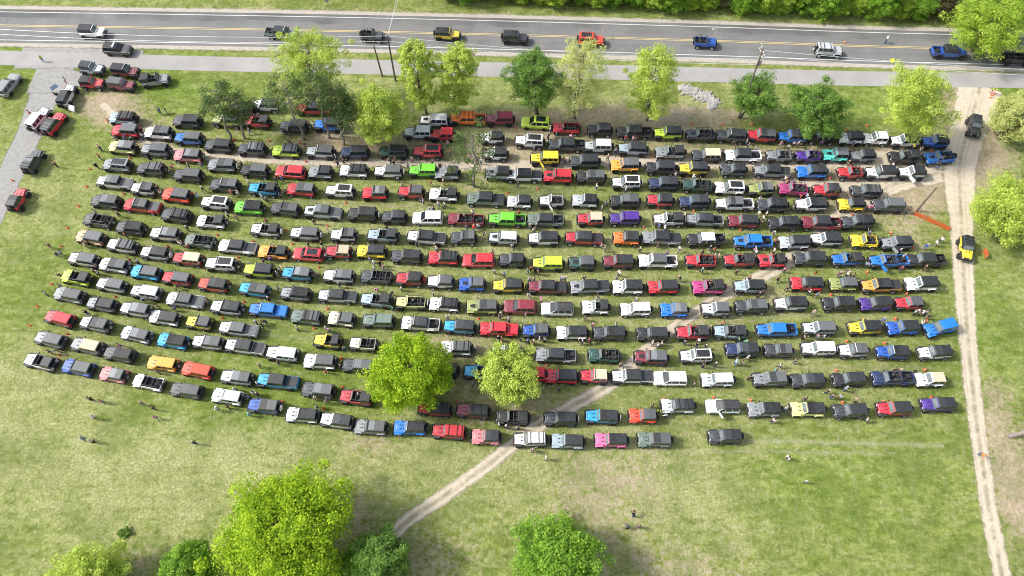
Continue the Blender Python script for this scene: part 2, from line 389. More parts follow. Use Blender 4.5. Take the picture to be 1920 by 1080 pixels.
# asphalt and concrete
def paved(name, stops, rough=.85, streak=None):
    m, nt, b = newmat(name)
    co = N(nt, 'ShaderNodeTexCoord').outputs['Object']
    f = mathn(nt, 'ADD', mathn(nt, 'MULTIPLY', noise(nt, .22, 5, .6, vec=co), .6), mathn(nt, 'MULTIPLY', noise(nt, 6, 4, .7, vec=co), .4))
    c = ramp(nt, f, stops)
    if streak:
        s = attr(nt, 's')
        k = noise(nt, 1, 4, .6, vec=co, sc=(.05, .05, .05))
        wv = N(nt, 'ShaderNodeMath', operation='SINE'); nt.links.new(mathn(nt, 'MULTIPLY', mathn(nt, 'ADD', s, .45), 3.5), wv.inputs[0])
        t = mathn(nt, 'MULTIPLY', mathn(nt, 'ADD', wv.outputs[0], 1), mathn(nt, 'MULTIPLY', k, .25))
        c = mixc(nt, t, c, streak)
        far = mathn(nt, 'MULTIPLY', mathn(nt, 'GREATER_THAN', mathn(nt, 'ADD', s, mathn(nt, 'MULTIPLY', mathn(nt, 'SUBTRACT', noise(nt, .15, 3, .6, vec=co), .5), 2.5)), 2.2), mathn(nt, 'MULTIPLY', mathn(nt, 'SUBTRACT', noise(nt, .06, 3, .6, vec=co), .42, clamp=True), 3, clamp=True))
        c = mixc(nt, far, c, (.06, .061, .063, 1))
        vo = N(nt, 'ShaderNodeTexVoronoi', feature='DISTANCE_TO_EDGE'); vo.inputs['Scale'].default_value = .14
        wob = N(nt, 'ShaderNodeVectorMath', operation='ADD'); nn = N(nt, 'ShaderNodeTexNoise'); nn.inputs['Scale'].default_value = .6; nt.links.new(co, nn.inputs['Vector'])
        nt.links.new(co, wob.inputs[0]); nt.links.new(nn.outputs['Color'], wob.inputs[1]); nt.links.new(wob.outputs[0], vo.inputs['Vector'])
        c = mixc(nt, mathn(nt, 'MULTIPLY', mathn(nt, 'LESS_THAN', vo.outputs['Distance'], .007), .22), c, (.07, .07, .07, 1))
    nt.links.new(c, b.inputs['Base Color']); b.inputs['Roughness'].default_value = rough
    bp = N(nt, 'ShaderNodeBump'); bp.inputs['Strength'].default_value = .3; bp.inputs['Distance'].default_value = .02
    nt.links.new(noise(nt, 14, 4, .7, vec=co), bp.inputs['Height']); nt.links.new(bp.outputs[0], b.inputs['Normal'])
    return m
asph = paved('old_asphalt', [(.3, (.13, .13, .129)), (.5, (.18, .179, .177)), (.7, (.235, .233, .23))], streak=(.125, .125, .123, 1))
conc = paved('path_concrete', [(.3, (.26, .25, .24)), (.5, (.325, .313, .30)), (.7, (.39, .375, .36))])
top_l = [(0,22),(200,25),(400,28.3),(600,31.5),(800,36),(1000,41),(1200,47),(1400,53.5),(1600,61),(1780,66.5),(1920,71)]
mid_l = [(0,47),(200,50),(400,53.6),(600,57),(800,61),(1000,66),(1200,72),(1400,78),(1600,85),(1780,89),(1920,92)]
bot_l = [(0,75),(200,78),(400,81),(600,85),(800,89),(1000,94),(1200,99.5),(1400,105.5),(1600,112.5),(1780,116.5),(1920,119)]
midw = C(mid_l)
wd = [(at(*a)-at(*c)).length for a, c in zip(top_l, bot_l)]
road_c = [(at(*a)+at(*c))/2 for a, c in zip(top_l, bot_l)]
W0 = sum(wd)/len(wd)
rc = extend(road_c, 300, 300)
strip('road_shoulder', rc, [W0+4.6]*len(rc), .012, shoulder_m, 10, 4)
strip('road', rc, [W0+1.5]*len(rc), .016, asph, 10, 4)
mk = {}
for nm, c0 in (('white', (.66, .66, .64)), ('yellow', (.66, .50, .20))):
    m, nt, b = newmat('road_paint_'+nm); co = N(nt, 'ShaderNodeTexCoord').outputs['Object']
    nt.links.new(mixc(nt, mathn(nt, 'MULTIPLY', mathn(nt, 'SUBTRACT', noise(nt, 5, 5, .8, vec=co), .45, clamp=True), 1.6), c0, (.3, .29, .28, 1)), b.inputs['Base Color'])
    b.inputs['Roughness'].default_value = .7; mk[nm] = m
def offs(line, d):
    out = []
    for i, p in enumerate(line):
        q0 = line[max(i-1, 0)]; q1 = line[min(i+1, len(line)-1)]; t = (q1-q0).normalized()
        out.append(p+Vector((-t.y, t.x, 0))*d)
    return out
for d, nm in ((W0/2, 'white'), (-W0/2, 'white'), (.22, 'yellow'), (-.10, 'yellow')):
    strip('edge_line' if nm == 'white' else 'centre_line', offs(rc, d), [.15 if nm == 'white' else .12]*len(rc), .020, mk[nm], 2, 4)
pt = extend(C([(0,108),(200,114),(400,119.5),(600,123.5),(800,128),(1000,132),(1200,137),(1400,142),(1600,147),(1780,149.5),(1920,151)]), 230, 230)
strip('paved_path', pt, [3.55]*len(pt), .0145, conc, 6, 4)
strip('gravel_apron', [at(35,108), at(100,108), at(265,108)], [6.3, 6.3, 4.6], .009, gravel, 8, 1.5)
strip('gravel_apron', [at(60,150), at(110,150), at(165,152)], [7, 7, 3], .0085, gravel, 8, 1.5)
# ------------------------------------------------------------------ vehicles
DIM = {'4': dict(nose=2.12, cowl=.78, rear=-2.0, fa=1.55, ra=-1.42, cab=-2.0),
       '2': dict(nose=1.88, cowl=.54, rear=-1.62, fa=1.31, ra=-1.12, cab=-1.62),
       'p': dict(nose=2.62, cowl=1.28, rear=-2.72, fa=2.05, ra=-1.62, cab=-1.12)}
PAINT, TOP = 'paint', 'top'
def wheel_mesh(r=.435, wdt=.30):
    m = MB(); n = 18
    prof = [(r*.60, -wdt/2), (r*.93, -wdt/2), (r, -wdt*.32), (r, wdt*.32), (r*.93, wdt/2), (r*.60, wdt/2)]
    rings = [[(q[0]*math.cos(2*math.pi*i/n), q[1], q[0]*math.sin(2*math.pi*i/n)) for i in range(n)] for q in prof]
    m.loft(rings, 0, False, False)
    for s in (-1, 1):
        rr_ = [(r*.60, s*wdt*.5), (r*.50, s*wdt*.28), (r*.16, s*wdt*.34), (r*.12, s*wdt*.46)]
        rings = [[(q[0]*math.cos(2*math.pi*i/n), q[1], q[0]*math.sin(2*math.pi*i/n)) for i in range(n)] for q in rr_]
        if s < 0: rings = rings[:]
        m.loft(rings, 1, False, True)
    return m.mesh('wheel', [M['tyre'], M['rim']])
WHEEL = wheel_mesh()
def obj(name, me, parent, loc=(0, 0, 0), rot=None):
    o = bpy.data.objects.new(name, me); link_child(o, parent); o.location = loc
    if rot: o.rotation_euler = rot
    return o

def lerp(a, b, t): return a+(b-a)*t
def greenhouse(m, x0, x1, mat=0, z0=1.272, rake=.36, back=.06, zt=1.90):
    m.loft([rect(x0, x1, -.785, .785, z0, .03), rect(x0+back*.8, x1-rake*.93, -.70, .70, zt-.07, .05), rect(x0+back+.05, x1-rake-.06, -.63, .63, zt, .05)], mat)
def sidewin(parent, xa, xb, s, z0=1.30, z1=1.80, slant=0.0):
    ya = lerp(.785, .70, .06)+.008; yb = lerp(.785, .70, .94)+.008
    m = MB(); a = [(xa, s*ya, z0), (xb, s*ya, z0), (xb-slant, s*yb, z1), (xa, s*yb, z1)]
    if s < 0: a = a[::-1]
    m.quad(*a[::-1]); return m.build('side_window', M['glass'], parent)

def make_seats(t, xs):
    for x in xs:
        for y in (-.36, .36):
            m = MB(); m.box(x-.22, x+.26, y-.23, y+.23, .80, .98, 0, .05); m.box(x-.34, x-.2, y-.22, y+.22, .92, 1.45, 0, .05); m.box(x-.33, x-.22, y-.12, y+.12, 1.47, 1.64, 0, .04)
            m.build('seat', M['seat'], t)
def make_cage(t, x0, x1, z=1.82):
    m = MB()
    for s in (-1, 1):
        m.tube([(x1-.30, s*.66, 1.80), (x0+.55, s*.66, z), (x0+.12, s*.70, 1.30)], .035)
        m.bar((x0+1.0, s*.68, 1.0), (x0+1.0, s*.66, z), .035)
        if x1-x0 > 2.4: m.bar((x0+1.9, s*.68, 1.0), (x0+1.9, s*.66, z), .035)
    for x in ([x0+.55, x0+1.0]+([x0+1.9] if x1-x0 > 2.4 else [])): m.bar((x, -.66, z), (x, .66, z), .035)
    m.build('roll_cage', M['frame'], t)
    m = MB()
    pts = [(x1-.42+.05*math.sin(a), .36+.17*math.cos(a), 1.24+.17*math.sin(a)) for a in [2*math.pi*i/10 for i in range(11)]]
    m.tube(pts, .02, 5); m.bar((x1-.1, .36, 1.15), (x1-.40, .36, 1.24), .025, n=5)
    m.build('steering_wheel', M['trim'], t)

def make_car(typ, roof, name):
    """a boxy off-road vehicle facing +x"""
    d = DIM[typ]; t = empty(name)
    nose, cowl, rear, fa, ra, cab = (d[k] for k in ('nose', 'cowl', 'rear', 'fa', 'ra', 'cab'))
    m = MB()                                                # tub with the front clip
    r_ = lambda z, i, c=.05: rect(cab+i, cowl-i*.2, -.80+i, .80-i, z, c)
    m.loft([r_(.55, .05), r_(.62, 0), r_(1.20, 0), r_(1.265, .015), r_(1.265, .075), r_(.80, .085)], 0, True, False)
    q = [p for p in r_(.80, .085)]; m.add(q, [tuple(range(8))], 1)
    fr = lambda z, i: [(cowl-.01, -.76+i, z), (nose-i, -.60+i, z), (nose-i, .60-i, z), (cowl-.01, .76-i, z)]
    m.loft([fr(.62, .03), fr(.68, 0), fr(1.10, 0), fr(1.125, .01)], 0)
    m.box(cowl-.30, cowl-.02, -.72, .72, 1.06, 1.27, 1, .03)
    m.loft([rect(rear+.15, nose-.1, -.48, .48, .42, .1), rect(rear+.1, nose-.05, -.52, .52, .56, .1)], 1)
    m.build('body', [M[PAINT], M['inside']], t)
    m = MB()                                                # bonnet
    m.loft([fr(1.128, -.01), fr(1.17, .0), fr(1.205, .06)], 0)
    m.loft([[(cowl+.05, -.42, 1.205), (nose-.25, -.30, 1.205), (nose-.25, .30, 1.205), (cowl+.05, .42, 1.205)], [(cowl+.12, -.36, 1.245), (nose-.36, -.25, 1.245), (nose-.36, .25, 1.245), (cowl+.12, .36, 1.245)]], 0, False)
    for s in (-1, 1): m.box(cowl+.25, cowl+.55, s*.24-.06, s*.24+.06, 1.246, 1.262, 1)
    m.build('bonnet', [M[PAINT], M['trim']], t)
    m = MB()
    for i in range(7):
        y = -.33+i*.11; m.box(nose+.003, nose+.02, y-.03, y+.03, .82, 1.06, 0)
    m.build('grille', M['trim'], t)
    for s in (-1, 1):
        m = MB(); n = 12
        m.loft([[(nose+x, s*.47+.11*math.cos(2*math.pi*i/n), .95+.11*math.sin(2*math.pi*i/n)) for i in range(n)] for x in (.003, .045)], 0)
        m.build('headlight', M['lamp'], t)
    m = MB()                                                # windscreen frame and its glass
    A = lambda tt, y, o=0.0: (lerp(cowl+.0, cowl-.36, tt)+o, y*lerp(.76, .68, tt), lerp(1.25, 1.86, tt))
    for s in (-1, 1): m.loft([[A(0, s*1.0), A(0, s*1.0, .06), A(0, s*.90, .06), A(0, s*.90)], [A(1, s*1.0), A(1, s*1.0, .06), A(1, s*.90, .06), A(1, s*.90)]], 0)
    for ta, tb in ((0, .07), (.91, 1.0)): m.loft([[A(ta, -.9), A(ta, -.9, .06), A(tb, -.9, .06), A(tb, -.9)], [A(ta, .9), A(ta, .9, .06), A(tb, .9, .06), A(tb, .9)]], 0)
    fo = m.build('windscreen_frame', M[PAINT], t)
    m = MB(); m.quad(A(.06, -.91, .035), A(.06, .91, .035), A(.92, .91, .035), A(.92, -.91, .035)); m.build('windscreen', M['screen'], fo)
    for s in (-1, 1):
        m = MB(); m.box(cowl-.22, cowl-.08, s*.98-.10, s*.98+.10, 1.30, 1.46, 0, .03); m.bar((cowl-.12, s*.8, 1.3), (cowl-.14, s*.92, 1.36), .02)
        m.build('mirror', M['trim'], t)
    # flares
    for s in (-1, 1):
        for k, (pl, y0) in enumerate((([(fa+.60, .80), (fa+.42, 1.03), (fa-.40, 1.06), (fa-.76, .70)], .58), ([(ra+.60, .72), (ra+.42, 1.0), (ra-.36, 1.0), (ra-.56, .78)], .78))):
            m = MB(); ya, yb = sorted((s*y0, s*.945))
            ring = lambda y: [(x, y, z) for x, z in pl]+[(x*.94+.06*(fa if k == 0 else ra), y, z-.07) for x, z in pl[::-1]]
            m.loft([ring(yb), ring(ya)], 0); m.build('wheel_arch', M[TOP], t)
    for s in (-1, 1):
        for x in (fa, ra): obj('wheel', WHEEL, t, (x, s*.79, .435))
    m = MB(); m.box(nose+.06, nose+.26, -.86, .86, .60, .80, 0, .05); m.tube([(nose+.2, -.3, .78), (nose+.2, -.24, 1.0), (nose+.2, .24, 1.0), (nose+.2, .3, .78)], .035); m.box(nose-.02, nose+.08, -.4, .4, .6, .72, 0)
    m.build('front_bumper', M['trim'], t)
    m = MB(); m.box(rear-.20, rear-.02, -.82, .82, .58, .76, 0, .04); m.build('rear_bumper', M['trim'], t)
    for s in (-1, 1):
        m = MB(); m.box(rear-.045, rear-.003, s*.72-.07, s*.72+.07, .92, 1.16, 0, .015); m.build('tail_light', M['tail'], t)
    for s in (-1, 1):
        m = MB(); m.box(cab+.5, cowl-.35, s*.86-.06, s*.86+.06, .46, .54, 0, .02); m.build('side_step', M['trim'], t)
    if typ != 'p': obj('spare_wheel', WHEEL, t, (rear-.20, .06, 1.08), (0, 0, math.pi/2))
    else:                                                   # load bed
        m = MB(); b_ = lambda z, i: rect(rear+i, cab-.05-i, -.80+i, .80-i, z, .04)
        m.loft([b_(.55, .05), b_(.62, 0), b_(1.20, 0), b_(1.25, .015), b_(1.25, .08), b_(.82, .09)], 0, True, False); m.add(b_(.82, .09), [tuple(range(8))], 1)
        m.build('load_bed', [M[PAINT], M['trim']], t)
        if roof in ('K', 'G', 'B'):
            m = MB(); m.loft([rect(rear+.03, cab-.08, -.76, .76, 1.254, .04), rect(rear+.06, cab-.1, -.72, .72, 1.30, .05)], 0)
            for i in range(1, 4):
                x = lerp(rear, cab, i/4); m.box(x-.02, x+.02, -.70, .70, 1.301, 1.31, 0)
            m.build('bed_cover', M[TOP], t)
        else:
            m = MB(); m.box(rear+.2, rear+.75, -.5, .1, .825, 1.15, 0, .04); m.box(rear+.85, rear+1.3, -.15, .55, .825, 1.05, 0, .04); m.build('cargo_box', M['trim'], t)
    x1 = cowl-.02; x0 = cab+.02
    L = x1-x0
    if roof in 'oO':
        make_seats(t, [x1-1.05]+([x1-1.95] if L > 2.0 else []))
        make_cage(t, x0, x1)
        return t
    gx1 = x1
    if roof == 'f':                                        # front half open
        make_seats(t, [x1-.95]); make_cage(t, x0, x1, 1.80); gx1 = x0+L*.52
        m = MB(); greenhouse(m, x0, gx1, rake=.06); m.build('roof', M[TOP], t)
    else:
        m = MB(); greenhouse(m, x0, x1)
        if roof == 's':
            pass
        elif roof in 'gG':
            for i in (1, 2): m.box(lerp(x0, x1-.4, i/3)-.025, lerp(x0, x1-.4, i/3)+.025, -.66, .66, 1.90, 1.912, 0)
        else:
            for y in (-.36, 0, .36): m.box(x0+.25, x1-.62, y-.05, y+.05, 1.899, 1.912, 0)
        ro = m.build('roof', M[TOP], t)
        m = MB(); xm = max(x1-1.35, x0+L*.45) if typ != 'p' else x1-1.15
        m.loft([rect(xm, x1-.43, -.625, .625, 1.9015, .05), rect(xm+.02, x1-.46, -.60, .60, 1.915, .05)], 0)
        m.build('roof_panel', M[TOP], t)
        if roof == 'p':
            m = MB(); m.box(x0+.35, x1-.62, -.52, .52, 1.905, 1.925, 0, .008); m.build('sky_panel', M['trim'], t)
        if roof == 's':
            m = MB()
            for y in (-.6, .6): m.box(x0+.1, x1-.5, y-.025, y+.025, 1.95, 2.0)
            k = int(L*5)
            for i in range(k): x = lerp(x0+.15, x1-.55, i/(k-1)); m.box(x-.03, x+.03, -.58, .58, 1.965, 1.99)
            for y in (-.6, .6):
                for x in (x0+.2, x1-.6): m.bar((x, y, 1.86), (x, y, 1.96), .02)
            m.build('roof_rack', M['frame'], t)
    for s in (-1, 1):
        if roof == 'f': sidewin(t, x0+.14, gx1-.10, s)
        elif typ == '4':
            sidewin(t, x1-1.02, x1-.14, s, slant=.30); sidewin(t, x1-1.85, x1-1.10, s); sidewin(t, x0+.16, x1-1.93, s)
        elif typ == '2': sidewin(t, x1-1.10, x1-.14, s, slant=.30); sidewin(t, x0+.16, x1-1.2, s)
        else: sidewin(t, x1-1.06, x1-.14, s, slant=.30); sidewin(t, x0+.12, x1-1.16, s)
    m = MB(); m.quad((x0-.006, -.62, 1.33), (x0+.045, -.58, 1.80), (x0+.045, .58, 1.80), (x0-.006, .62, 1.33)); m.build('rear_window', M['glass'], t)
    return t

def make_suv(kind, roof, name):
    t = empty(name); m = MB()
    b_ = lambda x0, x1, y, z, c: rect(x0, x1, -y, y, z, c)
    m.loft([b_(-2.22, 2.22, .84, .38, .2), b_(-2.32, 2.34, .93, .55, .22), b_(-2.30, 2.32, .945, .85, .24), b_(-2.24, 2.22, .91, 1.0, .26), b_(-2.15, 2.05, .80, 1.07, .3)], 0)
    m.build('body', M[PAINT], t)
    m = MB(); m.loft([[(.95, -.70, 1.068), (2.0, -.60, 1.068), (2.0, .60, 1.068), (.95, .70, 1.068)], [(1.0, -.62, 1.12), (1.85, -.5, 1.10), (1.85, .5, 1.10), (1.0, .62, 1.12)]], 0); m.build('bonnet', M[PAINT], t)
    m = MB()
    g = [rect(-2.2, 1.02, -.84, .84, 1.03, .12), rect(-2.02, .28, -.70, .70, 1.60, .10)]
    m.loft(g, 0); m.build('greenhouse', M['glass'], t)
    for s in (-1, 1):
        for xa, xb, wv in ((-2.16, -1.98, .12), (-1.18, -1.02, .10), (-.14, -.10, .09), (.98, .26, .10)):
            ya, yb = s*.853, s*.712; m = MB()
            m.loft([[(xa, ya, 1.03), (xa+wv, ya, 1.03), (xa+wv, ya*.94, 1.03), (xa, ya*.94, 1.03)], [(xb, yb, 1.60), (xb+wv, yb, 1.60), (xb+wv, yb*.94, 1.60), (xb, yb*.94, 1.60)]], 0)
            m.build('window_pillar', M[PAINT], t)
    m = MB(); m.loft([rect(-2.08, .30, -.72, .72, 1.59, .12), rect(-2.05, .24, -.71, .71, 1.65, .14), rect(-1.95, .05, -.60, .60, 1.71, .14)], 0)
    m.build('roof', M[TOP], t)
    if roof == 'p':
        m = MB(); m.box(-1.55, -.05, -.48, .48, 1.712, 1.722, 0); m.build('sunroof', M['glass'], t)
    if roof == 's':
        m = MB()
        for i in range(7): y = -.54+i*.18; m.box(-1.9, .0, y-.03, y+.03, 1.712, 1.735, 0)
        m.build('roof_rack', M['frame'], t)
    if roof == 'L':
        m = MB(); m.box(-.42, -.12, -.62, .62, 1.73, 1.84, 0, .03); m.build('light_bar', M['white'], t)
    for s in (-1, 1):
        if roof != 'b':
            m = MB(); m.box(-1.9, .0, s*.60-.02, s*.60+.02, 1.75, 1.78); m.bar((-1.7, s*.6, 1.68), (-1.7, s*.6, 1.76), .015); m.bar((-.1, s*.6, 1.66), (-.1, s*.6, 1.76), .015); m.build('roof_rail', M['trim'], t)
        for x in (1.42, -1.38): obj('wheel', WHEEL, t, (x, s*.84, .37)).scale = (.85, .85, .85)
        m = MB(); m.box(2.14, 2.30, s*.66-.16, s*.66+.14, .80, .95, 0, .04); m.build('headlight', M['lamp'], t)
        m = MB(); m.box(-2.31, -2.2, s*.74-.1, s*.74+.1, .85, 1.02, 0, .03); m.build('tail_light', M['tail'], t)
        m = MB(); m.box(.68, .82, s*1.0-.1, s*1.0+.1, 1.06, 1.2, 0, .04); m.build('mirror', M[PAINT], t)
    m = MB(); m.box(2.2, 2.40, -.75, .75, .42, .66, 0, .08); m.build('front_bumper', M['trim'], t)
    m = MB(); m.box(-2.40, -2.2, -.75, .75, .42, .66, 0, .08); m.build('rear_bumper', M['trim'], t)
    return t

COL = dict(white=(.78,.78,.77), silver=(.50,.53,.55), grey=(.25,.27,.285), charcoal=(.045,.052,.060), black=(.014,.015,.017), red=(.56,.018,.035), maroon=(.20,.012,.03),
 pink=(.72,.16,.36), rose=(.62,.22,.24), magenta=(.42,.03,.17), orange=(.80,.17,.02), amber=(.80,.36,.05), orange_red=(.72,.06,.02), yellow=(.80,.60,.03), lime=(.50,.70,.04), pale_yellow=(.72,.72,.28),
 green=(.16,.62,.03), dark_green=(.012,.07,.05), sage=(.14,.19,.16), olive=(.30,.34,.10), blue=(.006,.085,.43), bright_blue=(.004,.17,.60), cyan=(.01,.36,.66), turquoise=(.10,.62,.54), navy=(.012,.03,.11),
 purple=(.07,.02,.27), cream=(.70,.64,.50), pale_blue=(.36,.46,.52), mint=(.68,.80,.78), tan=(.50,.34,.20))
CODE = dict(**{'or': 'orange_red'}, w='white', s='silver', g='grey', c='charcoal', k='black', r='red', m='maroon', pi='pink', ro='rose', mg='magenta', o='orange', a='amber', y='yellow', l='lime', py='pale_yellow', gr='green', dg='dark_green', sg='sage', ol='olive', b='blue', bb='bright_blue', cy='cyan', tq='turquoise', n='navy', pu='purple', cr='cream', pb='pale_blue', mi='mint', t='tan')
ROOFW = {'k': 'black roof', 'g': 'grey roof', 'b': 'matching roof', 'w': 'white roof', 't': 'tan roof', 'o': 'open top', 'f': 'half open roof', 'p': 'dark roof panel', 's': 'slatted roof rack', 'K': 'black roof, covered bed', 'G': 'grey roof, covered bed', 'B': 'matching roof, covered bed', 'L': 'white roof bar'}
